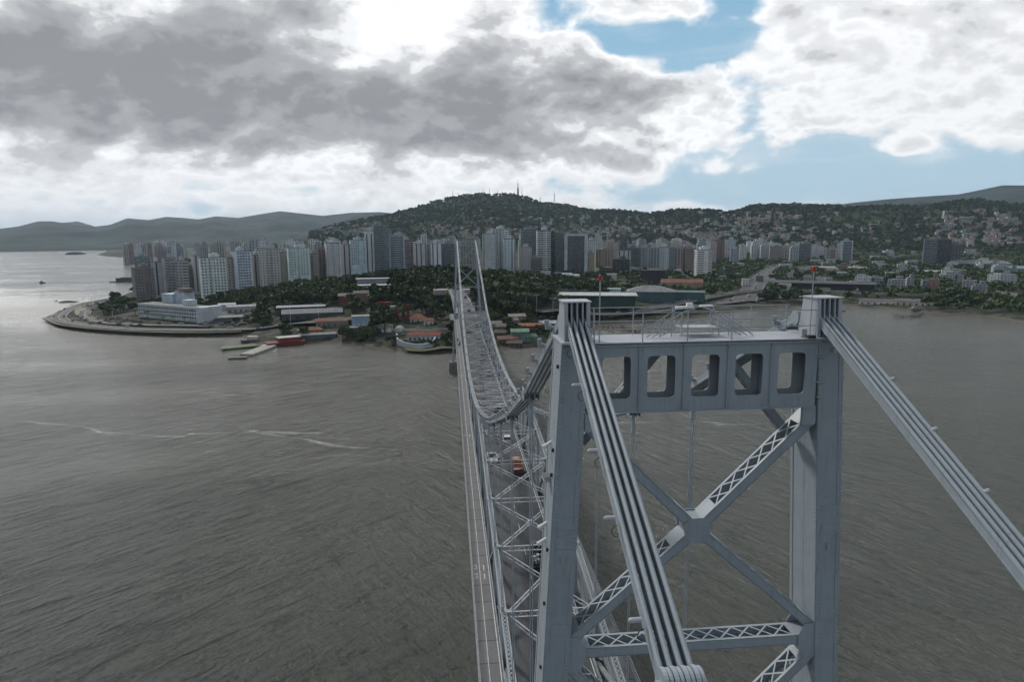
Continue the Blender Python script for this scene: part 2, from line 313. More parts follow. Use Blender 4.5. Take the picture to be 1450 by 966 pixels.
# ---------------------------------------------------------------- water
def water_mat():
    m_ = bpy.data.materials.new('bay_water'); m_.use_nodes = True; t = NT(m_.node_tree); b = t.n['Principled BSDF']
    g = t.new('ShaderNodeNewGeometry').outputs['Position']; x, y, z = t.sep(g)
    def crest(azd, ln, wd, seed, det=4, rg=.6, dist=.6):      # noise stretched along a crest direction
        s_, c_ = math.sin(R(azd)), math.cos(R(azd))
        a = t.m('ADD', t.m('MULTIPLY', x, s_/ln), t.m('MULTIPLY', y, c_/ln)); q = t.m('ADD', t.m('MULTIPLY', x, c_/wd), t.m('MULTIPLY', y, -s_/wd))
        return t.noise(t.comb(a, q, seed), 1.0, det, rg, dist)
    side = t.sm(t.m('ADD', x, t.m('MULTIPLY', y, .05)), -60, 60)
    L1 = t.m('ADD', t.m('MULTIPLY', crest(42, 14, 2.6, 1), 1.25), t.m('MULTIPLY', crest(55, 30, 6.5, 2), 1.4)); R1 = t.m('ADD', t.m('MULTIPLY', crest(-32, 11, 2.5, 3), 1.7), t.m('MULTIPLY', crest(-24, 26, 5.5, 4), 1.7))
    big = t.m('ADD', t.m('MULTIPLY', L1, t.m('SUBTRACT', 1.0, side)), t.m('MULTIPLY', R1, side))
    fine = t.noise(g, .95, 6, .68); chop = t.noise(g, .28, 5, .6, .8)
    h = t.m('ADD', t.m('MULTIPLY', big, 1.25), t.m('ADD', t.m('MULTIPLY', fine, .62), t.m('MULTIPLY', chop, .5)))
    calm = t.noise(t.comb(t.m('MULTIPLY', x, .004), t.m('MULTIPLY', y, .011)), 1.0, 5, .6, .8)
    bp = t.new('ShaderNodeBump', {'Distance': 1.3, 'Height': h}); t.set(bp, 'Strength', t.m('MULTIPLY', t.sm(calm, .3, .7, .62, .95), t.sm(y, 350, 1100, 1.0, .42)))
    silt = t.noise(t.comb(t.m('MULTIPLY', x, .006), t.m('MULTIPLY', y, .012)), 1.0, 5, .6)
    c = t.mix(t.sm(silt, .35, .7), rgb(.021, .026, .018), rgb(.036, .041, .029))
    cap = t.sm(t.m('ADD', t.m('MULTIPLY', fine, .5), t.m('MULTIPLY', big, .38)), .67, .78)   # small breaking crests
    c = t.mix(t.m('MULTIPLY', cap, .10), c, rgb(.35, .36, .34))
    t.set(b, 'Base Color', c); t.set(b, 'Roughness', t.sm(calm, .3, .7, .15, .2)); t.set(b, 'IOR', 1.333); t.set(b, 'Specular IOR Level', .5); t.set(b, 'Normal', bp.outputs[0])
    return m_
WATER = water_mat()
mb = MB(); mb.quad((-14000, -700, 0), (14000, -700, 0), (14000, 16000, 0), (-14000, 16000, 0)); tag(mb.build('water', WATER), kind='structure')
def foam_mat():
    m_ = bpy.data.materials.new('foam'); m_.use_nodes = True; t = NT(m_.node_tree); b = t.n['Principled BSDF']
    uv = t.new('ShaderNodeUVMap'); u, v, _ = t.sep(uv.outputs[0]); g = t.new('ShaderNodeNewGeometry').outputs['Position']
    e = t.m('SUBTRACT', 1.0, t.m('ABSOLUTE', t.m('SUBTRACT', t.m('MULTIPLY', v, 2), 1)))
    n = t.m('ADD', t.m('MULTIPLY', t.noise(g, .22, 6, .7, .8), .6), t.m('MULTIPLY', t.noise(g, 1.6, 4, .7), .4))
    a = t.sm(t.m('ADD', n, t.m('MULTIPLY', e, .36)), .50, 1.05, 0, .48)
    t.set(b, 'Base Color', rgb(.5, .52, .5)); t.set(b, 'Alpha', a); t.set(b, 'Roughness', .7); return m_
FOAM = foam_mat()
def foam(pts, wd, label):
    P_ = [np.array(on_z(x, y)) for x, y in pts]; Q = []
    for a, b in zip(P_[:-1], P_[1:]):
        for i in range(8): Q.append(a+(b-a)*i/8)
    Q.append(P_[-1]); Q = [q + np.array([math.sin(i*.6)*.5, math.cos(i*.43)*.8]) for i, q in enumerate(Q)]
    mb = MB(); k = len(Q)
    for i in range(k-1):
        d = (Q[i+1]-Q[i]); n = np.array([-d[1], d[0]])/np.linalg.norm(d)
        w0 = wd*(.55+.45*math.sin(i*.35+1)); w1 = wd*(.55+.45*math.sin((i+1)*.35+1))
        a, b = Q[i], Q[i+1]
        mb.quad((a[0]-n[0]*w0, a[1]-n[1]*w0, .02), (b[0]-n[0]*w1, b[1]-n[1]*w1, .02), (b[0]+n[0]*w1, b[1]+n[1]*w1, .02), (a[0]+n[0]*w0, a[1]+n[1]*w0, .02), uv=[(0, 0), (1, 0), (1, 1), (0, 1)])
    tag(mb.build('foam_line', FOAM), label, kind='structure')
foam([(-60, 600), (0, 598.5), (40, 598), (90, 601), (125, 607), (150, 613), (210, 617), (260, 619)], 2.6, 'long thin foam line at the left edge of the bay')
foam([(265, 616), (300, 613), (380, 613), (455, 613)], 2.4, 'short pale foam line in the middle of the left water')
foam([(350, 611), (400, 617), (440, 625), (500, 634), (560, 638)], 2.4, 'foam line curving towards the bridge')
foam([(1015, 603), (1060, 600), (1130, 604), (1180, 606)], 1.6, 'foam line behind the tower brace')
foam([(870, 600), (930, 597), (1000, 598), (1040, 601)], 1.6, 'foam line left of the hanging rod')

# ---------------------------------------------------------------- land
coast_px = [(1760, 490), (1450, 457), (1400, 449), (1340, 446), (1290, 441), (1240, 435), (1180, 431), (1140, 433), (1080, 438), (1033, 443), (977, 451), (935, 455), (895, 459), (850, 463), (800, 472), (775, 487), (740, 492), (700, 497),
            (640, 500), (600, 502), (560, 497), (520, 491), (480, 487), (430, 487), (352, 487), (346, 477), (288, 477), (216, 476), (150, 473), (109, 468), (76, 460), (64, 454), (66, 449), (81, 442), (101, 434), (134, 428), (165, 422), (190, 412),
            (205, 400), (222, 385), (240, 374), (225, 367), (180, 365), (150, 363), (138, 361), (150, 356.5), (158, 352)]
coast = [on_z(x, y) for x, y in coast_px] + [at(158, 9000), at(1900, 9000)]
CP = np.array(coast)
def seg_dist(X, Y):
    d = np.full(X.shape, 1e9); ins = np.zeros(X.shape, bool); n = len(CP)
    for i in range(n):
        x1, y1 = CP[i]; x2, y2 = CP[(i+1) % n]; vx, vy = x2-x1, y2-y1
        t = np.clip(((X-x1)*vx+(Y-y1)*vy)/(vx*vx+vy*vy), 0, 1); d = np.minimum(d, np.hypot(X-x1-t*vx, Y-y1-t*vy))
        c = ((y1 > Y) != (y2 > Y)) & (X < (x2-x1)*(Y-y1)/((y2-y1) if y2 != y1 else 1e-9)+x1); ins ^= c
    return np.where(ins, d, -d)
SIL = np.array([(-300, 331), (300, 331), (400, 331), (430, 327), (470, 315), (520, 305), (560, 298), (600, 287), (640, 276), (680, 271), (715, 272), (745, 276), (765, 284), (800, 287), (830, 294), (870, 295), (920, 300), (960, 295), (1000, 297), (1030, 300), (1060, 292), (1100, 290), (1150, 293), (1200, 297), (1260, 296), (1300, 297), (1350, 292), (1380, 292), (1420, 297), (1500, 303), (1800, 310)], float)
AZT = np.array([math.atan2(*at(p, 1000)) for p in SIL[:, 0]])
def gb(X, Y, x, y, sx, sy, a): return a*np.exp(-.5*(((X-x)/sx)**2+((Y-y)/sy)**2))
def vnoise(X, Y, s, seed=0):
    X = X/s; Y = Y/s; xi = np.floor(X).astype(int); yi = np.floor(Y).astype(int); fx = X-xi; fy = Y-yi; fx = fx*fx*(3-2*fx); fy = fy*fy*(3-2*fy)
    def h(a, b): 
        v = np.sin(a*127.1+b*311.7+seed*74.7)*43758.5453; return v-np.floor(v)
    return (h(xi, yi)*(1-fx)+h(xi+1, yi)*fx)*(1-fy)+(h(xi, yi+1)*(1-fx)+h(xi+1, yi+1)*fx)*fy-.5
def H(X, Y):
    X = np.asarray(X, float); Y = np.asarray(Y, float); d = seg_dist(X, Y); A = np.arctan2(X, Y); D = np.hypot(X, Y)
    z = np.where(d < 0, np.maximum(d*.25, -3), np.minimum(d*.35, 3.0)+np.clip((d-20)*.012, 0, 5))
    m_ = np.clip(d/60, 0, 1); m_ = m_*m_*(3-2*m_)
    z = z + m_*(gb(X, Y, -60, 650, 85, 80, 17)+gb(X, Y, 55, 640, 75, 90, 15)+gb(X, Y, -20, 960, 240, 220, 12)+gb(X, Y, 230, 930, 90, 120, 4))
    z = z + m_*gb(X, Y, -8, 585, 28, 60, 3)
    pz = 331-np.interp(A, AZT, SIL[:, 1]); R0 = 2750+180*np.sin(A*9+1)
    top = pz*R0/944*.985+48; top = np.where(pz < 1, 0, top)
    t = np.clip((D-1650)/(R0-1650), 0, 1); prof = t*t*(3-2*t)*.55+t*.45; t2 = np.clip((D-R0)/1500, 0, 1); prof = prof*(1-t2*.8)
    rough = (vnoise(X, Y, 420, 1)*.32+vnoise(X, Y, 190, 2)*.18+vnoise(X, Y, 80, 3)*.08)*np.sin(np.clip(t, 0, 1)*PI)
    z = z + np.where(d > 0, top*np.clip(prof+rough*.8*(prof > 0), 0, 1.03), 0)
    z = z + np.where((d > 25) & (D > 1600), 1, 0)*vnoise(X, Y, 22, 5)*5*np.clip(t*6, 0, 1)
    return z
def h1(x, y): return float(H(np.array([x]), np.array([y]))[0])
def land_mat():
    m_ = bpy.data.materials.new('land'); m_.use_nodes = True; t = NT(m_.node_tree); b = t.n['Principled BSDF']
    g = t.new('ShaderNodeNewGeometry').outputs['Position']; x, y, z = t.sep(g)
    n = t.noise(g, .02, 6, .65); n2_ = t.noise(g, .11, 5, .65); n3_ = t.noise(g, .5, 4, .6)
    gr = t.mix(t.sm(n2_, .35, .65), rgb(.016, .025, .009), rgb(.045, .055, .02))
    dirt = t.mix(t.sm(n3_, .35, .65), rgb(.10, .082, .06), rgb(.07, .066, .055))
    town = t.mix(t.sm(n2_, .42, .58), rgb(.035, .04, .03), rgb(.09, .088, .08))
    c = t.mix(t.sm(n, .40, .60), gr, town)
    c = t.mix(t.m('MULTIPLY', t.sm(n, .56, .64), t.sm(z, 3.2, 4.0)), c, dirt)
    wood = t.mix(t.sm(t.noise(g, .035, 6, .7), .35, .7), rgb(.012, .022, .008), rgb(.034, .05, .018)); c = t.mix(t.sm(t.m('ADD', z, t.m('MULTIPLY', t.m('SUBTRACT', n, .5), 30)), 26, 40), c, wood)
    wood2 = t.sm(t.noise(g, .004, 3, .6), .45, .6, 0, .5); c = t.mix(t.m('MULTIPLY', wood2, t.sm(z, 60, 90)), c, rgb(.05, .07, .022))
    sand = t.mix(t.sm(n3_, .3, .7), rgb(.13, .108, .085), rgb(.085, .075, .06)); c = t.mix(t.m('MULTIPLY', t.sm(z, 1.7, .9), t.sm(y, 1100, 700, .15, 1)), c, sand)
    t.set(b, 'Base Color', c); t.set(b, 'Roughness', .95); t.set(b, 'Specular IOR Level', .15)
    bp = t.new('ShaderNodeBump', {'Strength': .9, 'Distance': 3.0, 'Height': t.noise(g, .09, 5, .7)}); t.set(b, 'Normal', bp.outputs[0]); return m_
LAND = land_mat()
def polar(name, a0, a1, na, rs, hf, m_):
    A = np.linspace(a0, a1, na); rr = np.array(rs); AA, RR = np.meshgrid(A, rr); X = np.sin(AA)*RR; Y = np.cos(AA)*RR; Z = hf(X, Y)
    v = np.stack([X.ravel(), Y.ravel(), Z.ravel()], 1); nr = len(rr); idx = np.arange(nr*na).reshape(nr, na)
    q = np.stack([idx[:-1, :-1].ravel(), idx[:-1, 1:].ravel(), idx[1:, 1:].ravel(), idx[1:, :-1].ravel()], 1)
    me = bpy.data.meshes.new(name); me.from_pydata(v.tolist(), [], q.tolist()); me.materials.append(m_); me.polygons.foreach_set('use_smooth', [True]*len(me.polygons))
    o = bpy.data.objects.new(name, me); col.objects.link(o); return tag(o, kind='structure')
rs = list(np.arange(400, 900, 4.0)) + list(np.arange(900, 1700, 10.0)) + list(np.arange(1700, 3400, 14.0)) + list(np.arange(3400, 5000, 100.0))
polar('ground', R(-42), R(54), 560, rs, H, LAND)

# far ranges of hills
def ridge(name, sil, rbase, rtop, rend, seed):
    S = np.array(sil, float); AZ = np.array([math.atan2(*at(p, 1000)) for p in S[:, 0]])
    def hf(X, Y):
        A = np.arctan2(X, Y); D = np.hypot(X, Y); pz = 331-np.interp(A, AZ, S[:, 1])
        t = np.clip((D-rbase)/(rtop-rbase), 0, 1); t2 = np.clip((D-rtop)/(rend-rtop), 0, 1)
        n = (vnoise(X, Y, 700, seed)*.5+vnoise(X, Y, 300, seed+1)*.28+vnoise(X, Y, 110, seed+2)*.1)
        pr = np.clip(t**.8+n*np.sin(t*PI)*.8, 0, 1.0); return np.where(D < rbase+1, -2, 2)+(np.maximum(pz, .3)*rtop/944*.985+72)*pr*(1-t2)
    return polar(name, AZ[0], AZ[-1], 420, list(np.linspace(rbase, rend, 90)), hf, FARH)
FARH = mat('far_hill_woods', (.028, .042, .034), .95, var=.45, vscale=.004, spec=.1)
ridge('hills', [(-400, 325), (-60, 324), (0, 322), (30, 319), (60, 313), (80, 313), (110, 317), (140, 319), (160, 317), (185, 309), (215, 311), (240, 307), (260, 308), (285, 310), (310, 306), (340, 308), (380, 302), (400, 299), (430, 302), (460, 305), (500, 301), (540, 300), (600, 306), (700, 312)], 4300, 6600, 7600, 3)
ridge('hills', [(60, 331), (90, 315), (115, 313), (135, 318), (160, 330)], 8200, 9400, 10200, 9)
ridge('hills', [(1080, 328), (1150, 300), (1200, 295), (1250, 291.5), (1300, 289.5), (1350, 288), (1385, 283), (1410, 279.5), (1450, 281), (1520, 280), (1700, 280), (1900, 285)], 4300, 5600, 6800, 5)
# small islets and rocks in the left bay
def islet(px, py, L, Wd, hgt, label, green=False):
    x, y = on_z(px, py); mb = MB(); n = 16; rings = []
    for k, (s_, z) in enumerate(((1.1, -1), (1, .2), (.8, hgt*.55), (.4, hgt*.9), (.02, hgt))):
        rings.append([(x+math.cos(2*PI*i/n)*L/2*s_*(1+.2*math.sin(i*2.3)), y+math.sin(2*PI*i/n)*Wd/2*s_*(1+.2*math.cos(i*1.7)), z*(1+.25*math.sin(i*3.1))) for i in range(n)])
    for a, b in zip(rings[:-1], rings[1:]):
        for i in range(n): j = (i+1) % n; mb.quad(a[i], a[j], b[j], b[i])
    return tag(mb.build('rock_islet', [ROCK]), label, 'rock')
islet(97, 428.5, 19, 7, 2.2, 'low dark rock islet just off the tip of the headland')
islet(109, 360, 70, 30, 9, 'small distant islet with a dark hump, right one of the pair'); islet(104, 360.5, 60, 25, 10, 'small distant islet with a dark hump, left one of the pair')
islet(80, 426, 5, 2, .7, 'tiny rock breaking the water left of the dark islet')

# ---------------------------------------------------------------- haze
hm = bpy.data.materials.new('haze'); hm.use_nodes = True; t = NT(hm.node_tree); t.n.clear()
pv = t.new('ShaderNodeVolumePrincipled', {'Color': rgb(.62, .80, 1.0), 'Density': 3.9e-5, 'Anisotropy': .2}); ho = t.new('ShaderNodeOutputMaterial'); t.l.new(pv.outputs[0], ho.inputs['Volume'])
mb = MB(); mb.box(0, 7550, 206, 29000, 17500, 420)
tag(mb.build('haze', hm), 'thin bluish haze over the bay', kind='stuff')

# ---------------------------------------------------------------- suspension bridge
BR = tag(empty('suspension_bridge'), 'silver blue steel suspension bridge with riveted towers and eyebar chains', 'bridge')
def Z(h): return CZ - h                      # heights are noted as metres below the camera
YN = 25.07; YF = YN + 339.5
NODE = [YN + 13.38*i for i in range(4)] + [65.2 + 11.975*k for k in range(1, 26)]           # 29 panel points
TOPH = [43.9, 42.6, 41.3, 39.9, 38.4, 37.1, 35.7, 34.5, 33.3, 35.1, 36.4, 37.4, 38.1, 38.4, 38.35, 37.9, 37.1, 36.1, 34.5, 32.7, 31.4, 33.0, 34.6, 36.2, 37.6, 39.0, 40.3, 41.6, 42.6]
CHH = [3.05, 9.4, 14.4, 18.6, 22.3, 25.5, 28.3, 30.9, 33.3] + TOPH[9:20] + [31.4, 28.6, 25.6, 22.3, 18.9, 15.2, 11.3, 7.2, 3.05]
XL, XR = 5.02, 15.06; DK = Z(45.0)
def cx(side, y):                             # chain line: closer together at the tower tops
    f = min(1, min(abs(y-YN), abs(y-YF))/60); return (4.62+.40*f) if side < 0 else (14.58+.48*f)
def leg_c(side, z):                          # battered tower leg, centre x at a height
    return (4.62-.052*(Z(4.1)-z)) if side < 0 else (14.58+.056*(Z(4.1)-z))
def laced(mb, p, q, dep, h_, n=None, cover=.9, t=.05, lw=.07, up=(0, 1, 0), side=None, lp=.85):
    """open box member: two side plates 'dep' apart joined by X lacing top and bottom; 'up' is the direction between the plates"""
    p = Vector(p); q = Vector(q); d = (q-p); L = d.length; d.normalize(); a = Vector(up); a = (a-d*a.dot(d)).normalized(); b = d.cross(a)
    for s_ in (-1, 1): mb.beam(p+a*s_*(dep/2-t/2), q+a*s_*(dep/2-t/2), t, h_, b)
    for s_ in (-1, 1):
        o_ = b*s_*(h_/2)
        for e in (-1, 1): mb.beam(p+a*e*(dep/2-.06)+o_, q+a*e*(dep/2-.06)+o_, .12, .03, b)
        if cover:
            mb.beam(p+o_, p+d*cover+o_, dep-.02, .045, b); mb.beam(q-d*cover+o_, q+o_, dep-.02, .045, b)
        s0 = cover; k = max(1, int(round((L-2*cover)/lp))); st = (L-2*cover)/k
        for i in range(k):
            u = p+d*(s0+i*st); v = p+d*(s0+(i+1)*st); w_ = a*(dep/2-.09)
            mb.beam(u-w_+o_, v+w_+o_, lw, .022, b); mb.beam(u+w_+o_*1.0, v-w_+o_*1.0, lw, .018, b)
def tower(Y, near):
    tw = empty('tower', (0, 0, 0), parent=BR); tag(tw, 'near tower with deep pierced cross girder' if near else 'far tower at the city end')
    yf, yb = Y-1.0, Y+1.05; W_ = 1.0
    for sd_ in (-1, 1):
        mb = MB(); zt, zb = Z(4.1), 6.0; a, b = leg_c(sd_, zb), leg_c(sd_, zt)
        mb.hexa([(a-W_/2, yf, zb), (a+W_/2, yf, zb), (a+W_/2, yb, zb), (a-W_/2, yb, zb), (b-W_/2, yf, zt), (b+W_/2, yf, zt), (b+W_/2, yb, zt), (b-W_/2, yb, zt)])
        if near:
            # proud edge angles down every corner, splice plates, manhole covers, rivet rows
            for ex in (-1, 1):
                for (y_, s_) in ((yf-.012, -1), (yb+.012, 1)):
                    A_ = [(a+ex*(W_/2-.085), y_, zb), (b+ex*(W_/2-.085), y_, zt)]; mb.beam(A_[0], A_[1], .17, .022, (0, s_, 0))
                mb.beam((a+ex*(W_/2+.012), yf+.1, zb), (b+ex*(W_/2+.012), yf+.1, zt), .2, .02, (ex, 0, 0)); mb.beam((a+ex*(W_/2+.012), yb-.1, zb), (b+ex*(W_/2+.012), yb-.1, zt), .2, .02, (ex, 0, 0))
            z_ = zt
            lo = Z(24.0); fb = (lo-zb)/(zt-zb); xlo = a+(b-a)*fb
            for ex in (-1, 1):
                for off in (.05, .13): mb.rivets((xlo+ex*(W_/2-off), yf-.024, lo), (b+ex*(W_/2-off), yf-.024, zt), (0, -1, 0))
                for off in (.06, .15, 1.0, 1.9): mb.rivets((xlo+ex*(W_/2+.022), yf+off, lo), (b+ex*(W_/2+.022), yf+off, zt), (ex, 0, 0))
            for h_ in (6.9, 11.1, 11.9, 15.6, 19.3):
                c_ = leg_c(sd_, Z(h_)); mb.beam((c_-.32, yf-.016, Z(h_)), (c_+.32, yf-.016, Z(h_)), .03, .5, (0, 0, 1))
                for k in (-.2, -.1, 0, .1, .2): mb.rivets((c_-.31, yf-.032, Z(h_)+k), (c_+.31, yf-.032, Z(h_)+k), (0, -1, 0), .08, .016)
            for h_ in (12.6, 21.0):
                c_ = leg_c(sd_, Z(h_)); mb.box(c_, yf-.04, Z(h_), .16, .06, .3)
        o = mb.build('leg', STEEL, tw)
        # saddle housing with four slots for the bars
        mb = MB(); c0 = (4.70 if sd_ < 0 else 14.53); x0, x1 = c0-.46, c0+.46; zt = Z(2.5); zb = Z(4.1); yf2, yb2 = Y-.85, Y+.22
        mb.hexa([(x0-.08, yf2, zt-.05), (x1+.08, yf2, zt-.05), (x1+.08, yb2, zt-.05), (x0-.08, yb2, zt-.05), (x0-.08, yf2, zt), (x1+.08, yf2, zt), (x1+.08, yb2, zt), (x0-.08, yb2, zt)])
        for k in range(5):
            cxk = x0+.04+k*(x1-x0-.08)/4; tk = .14 if k in (0, 4) else .05
            mb.hexa([(cxk-tk/2, yf2-.1, zb), (cxk+tk/2, yf2-.1, zb), (cxk+tk/2, yb2+.30, zb), (cxk-tk/2, yb2+.30, zb), (cxk-tk/2, yf2+.02, zt-.05), (cxk+tk/2, yf2+.02, zt-.05), (cxk+tk/2, yb2, zt-.05), (cxk-tk/2, yb2, zt-.05)])
        mb.box(c0, Y-.25, (zt+zb)/2-.05, .86, .2, 1.45); mb.box(c0, Y, zb+.04, 1.25, 2.3, .08)
        for k in range(5): mb.rivets((x0+.04+k*(x1-x0-.08)/4, yf2-.102, zb+.1), (x0+.04+k*(x1-x0-.08)/4, yf2, zt-.1), (0, -1, 0), .2, .013)
        tag(mb.build('saddle_housing', STEELL, tw))
        mb = MB(); mb.tube((c0, Y-.3, 0), (c0, Y+.3, 0), .1)
    # cross girder with five rounded openings
    mb = MB(); gz0, gz1 = Z(6.75), Z(4.12); xa, xb = 5.10, 14.06; y0, y1 = Y-1.04, Y-.03; bays = 5; bw = 1.72
    cxs = [6.18, 7.90, 9.62, 11.34, 13.04]; edges = [xa, 7.04, 8.76, 10.48, 12.19, xb]
    N_ = 88; z0, z1 = Z(6.20), Z(4.58); rad = .17
    for k in range(5):
        ex0, ex1 = edges[k], edges[k+1]; c_ = cxs[k]; hw, hh = .54, (z1-z0)/2; zc = (z0+z1)/2
        angs = sorted(set([2*PI*i/N_ for i in range(N_)] + [math.atan2(zz-zc, xx-c_) % (2*PI) for xx in (ex0, ex1) for zz in (gz0, gz1)]))
        inn, outr = [], []
        for an in angs:
            dx_, dz_ = math.cos(an), math.sin(an)
            # rounded rectangle boundary along this ray (superellipse is close enough)
            r_ = min(hw/max(abs(dx_), 1e-9), hh/max(abs(dz_), 1e-9)); px_, pz_ = abs(dx_)*r_, abs(dz_)*r_; cxr, czr = hw-rad, hh-rad
            if px_ > cxr and pz_ > czr:       # inside the corner square: meet the corner arc instead
                B_ = abs(dx_)*cxr+abs(dz_)*czr; r_ = B_+math.sqrt(max(0, B_*B_-(cxr*cxr+czr*czr-rad*rad)))
            inn.append((c_+dx_*r_, zc+dz_*r_))
            tx = ((ex1-c_)/dx_ if dx_ > 1e-9 else (ex0-c_)/dx_ if dx_ < -1e-9 else 1e9); tz = ((gz1-zc)/dz_ if dz_ > 1e-9 else (gz0-zc)/dz_ if dz_ < -1e-9 else 1e9); t_ = min(tx, tz); outr.append((c_+dx_*t_, zc+dz_*t_))
        n_ = len(angs)
        for i in range(n_):
            j = (i+1) % n_
            mb.quad((outr[i][0], y0, outr[i][1]), (inn[i][0], y0, inn[i][1]), (inn[j][0], y0, inn[j][1]), (outr[j][0], y0, outr[j][1]))
            mb.quad((outr[j][0], y1, outr[j][1]), (inn[j][0], y1, inn[j][1]), (inn[i][0], y1, inn[i][1]), (outr[i][0], y1, outr[i][1]))
            for ya in (y0, y1-.03):
                mb.quad((inn[i][0], ya, inn[i][1]), (inn[i][0], ya+.03, inn[i][1]), (inn[j][0], ya+.03, inn[j][1]), (inn[j][0], ya, inn[j][1]))
            for ya, q in ((y0+.03, 1), (y1-.03, 0)):
                A_ = [(outr[i][0], ya, outr[i][1]), (inn[i][0], ya, inn[i][1]), (inn[j][0], ya, inn[j][1]), (outr[j][0], ya, outr[j][1])]
                mb.quad(*(A_[::-1] if q else A_))
    for e in (xa+.02, *edges[1:-1], xb-.02): mb.box(e, (y0+y1)/2, (gz0+gz1)/2, .03, y1-y0-.07, gz1-gz0-.02)
    mb.quad((xa, y0, gz1), (xb, y0, gz1), (xb, y1, gz1), (xa, y1, gz1)); mb.quad((xa, y1, gz0), (xb, y1, gz0), (xb, y0, gz0), (xa, y0, gz0))
    mb.beam((xa, y0-.04, gz1-.03), (xb, y0-.04, gz1-.03), .1, .05); mb.beam((xa, y0-.04, gz0+.03), (xb, y0-.04, gz0+.03), .1, .05)
    for e in edges[1:-1]:
        mb.box(e, y0-.03, (gz0+gz1)/2, .045, .07, gz1-gz0-.14)
        if near:
            for s_ in (-.08, .08): mb.rivets((e+s_, y0-.002, gz0+.1), (e+s_, y0-.002, gz1-.1), (0, -1, 0), .13, .017)
    if near:
        for zz in (gz0+.12, gz0+.22, gz1-.12, gz1-.22, gz1-.32): mb.rivets((xa+.05, y0-.002, zz), (xb-.05, y0-.002, zz), (0, -1, 0), .12, .016)
        for k in range(5): mb.rivets((cxs[k]-.45, y0-.002, z0-.1), (cxs[k]+.45, y0-.002, z0-.1), (0, -1, 0), .13, .015)
    g_ = mb.build('cross_girder', STEEL, tw)
    # corner brackets below the girder
    for x_ in (13.85, 5.25): mb = MB(); mb.box(x_, Y-.99, Z(7.1), .52, .16, .72); mb.build('bracket', STEEL, tw)
    # X bracing panels
    def cross(hz0, hz1, mid=True):
        zt, zb = Z(hz0), Z(hz1); x0t, x1t = leg_c(-1, zt)+.35, leg_c(1, zt)-.35; x0b, x1b = leg_c(-1, zb)+.35, leg_c(1, zb)-.35; yc = Y-.45
        cxm, czm = (x0t+x1t)/2, (zt+zb)/2; ctr = Vector((cxm, yc, czm))
        for (px_, pz_) in ((x0t, zt), (x1t, zt), (x0b, zb), (x1b, zb)):
            mb = MB(); e = Vector((px_, yc, pz_)); d = (e-ctr).normalized(); laced(mb, ctr+d*.42, e-d*.1, .92, .36, cover=.8 if near else 1.2, lp=.8); mb.build('diagonal_brace', STEEL if near else STEELL, tw)  # far braces take the paler colour to stand for sunlit tops
        mb = MB()
        for y_ in (yc-.47, yc+.47):
            P8 = []; 
            for (dx_, dz_) in ((.62, .36), (.36, .62), (-.36, .62), (-.62, .36), (-.62, -.36), (-.36, -.62), (.36, -.62), (.62, -.36)): P8.append((dx_*.84, dz_*.84))
            f_ = [(cxm+a_, y_-.02, czm+b_) for a_, b_ in P8]; g2 = [(cxm+a_, y_+.02, czm+b_) for a_, b_ in P8]; mb.poly(f_[::-1]); mb.poly(g2)
            for i in range(8): j = (i+1) % 8; mb.quad(f_[i], f_[j], g2[j], g2[i])
            if near:
                for q_ in range(-4, 5): mb.rivets((cxm-.4, y_-.022, czm+q_*.1), (cxm+.4, y_-.022, czm+q_*.1), (0, -1, 0), .1, .014)
        mb.box(cxm, yc, czm+.45, .66, .9, .02); mb.box(cxm, yc, czm-.45, .66, .9, .02); mb.box(cxm-.45, yc, czm, .02, .9, .66); mb.box(cxm+.45, yc, czm, .02, .9, .66)
        mb.build('gusset_plate', STEEL, tw)
    def strut(hz):
        zt = Z(hz); mb = MB(); x0, x1 = leg_c(-1, zt)+.5, leg_c(1, zt)-.5; laced(mb, (x0, Y-.45, zt), (x1, Y-.45, zt), .92, .40, cover=.9, lp=.78); mb.build('horizontal_strut', STEEL if near else STEELL, tw)  # far struts get the same painted-in sunlight as the braces
        for sd_, s_ in ((-1, 1), (1, -1)):
            c_ = leg_c(sd_, zt)+s_*.78; mb = MB()
            for y_ in (Y-.98, Y+.06):
                f_ = [(c_-s_*.3, y_, zt+.75), (c_+s_*.12, y_, zt+.75), (c_+s_*.42, y_, zt+.28), (c_+s_*.42, y_, zt-.28), (c_+s_*.12, y_, zt-.75), (c_-s_*.3, y_, zt-.75)]; g2 = [(a_, b_+.035, e_) for a_, b_, e_ in f_]
                mb.poly(f_); mb.poly(g2[::-1])
                for i in range(6): j = (i+1) % 6; mb.quad(f_[j], f_[i], g2[i], g2[j])
                if near and y_ < Y:
                    for q_ in range(-5, 6): mb.rivets((c_-.2, y_-.002, zt+q_*.11), (c_+.3, y_-.002, zt+q_*.11), (0, -1, 0), .1, .014)
            mb.box(c_-s_*.2, Y-.46, zt, .06, 1.0, 1.3); mb.build('gusset_plate', STEEL, tw)
    cross(7.0, 16.4); strut(16.75); cross(17.2, 28.2); strut(28.6)
    if not near: strut(39.2)
    # arched brace behind the girder, seen through its openings
    mb = MB(); yc = Y+.75; ap = Vector((9.6, yc, Z(3.9)))
    for s_, xe in ((-1, 5.2), (1, 14.0)): laced(mb, (9.6+s_*1.0, yc, Z(4.3)), (xe, yc, Z(8.4)), .5, .30, cover=.7, lp=.6)
    mb.beam((8.5, yc, Z(4.28)), (10.7, yc, Z(4.28)), .5, .3); mb.build('rear_brace', STEEL, tw)
    # platform and railing over the girder
    mb = MB(); mb.box(9.6, Y-.1, Z(4.06), 9.1, 2.0, .05); mb.box(9.75, Y+.35, Z(3.72), 1.5, 1.1, .05); mb.build('platform', STEELL, tw)
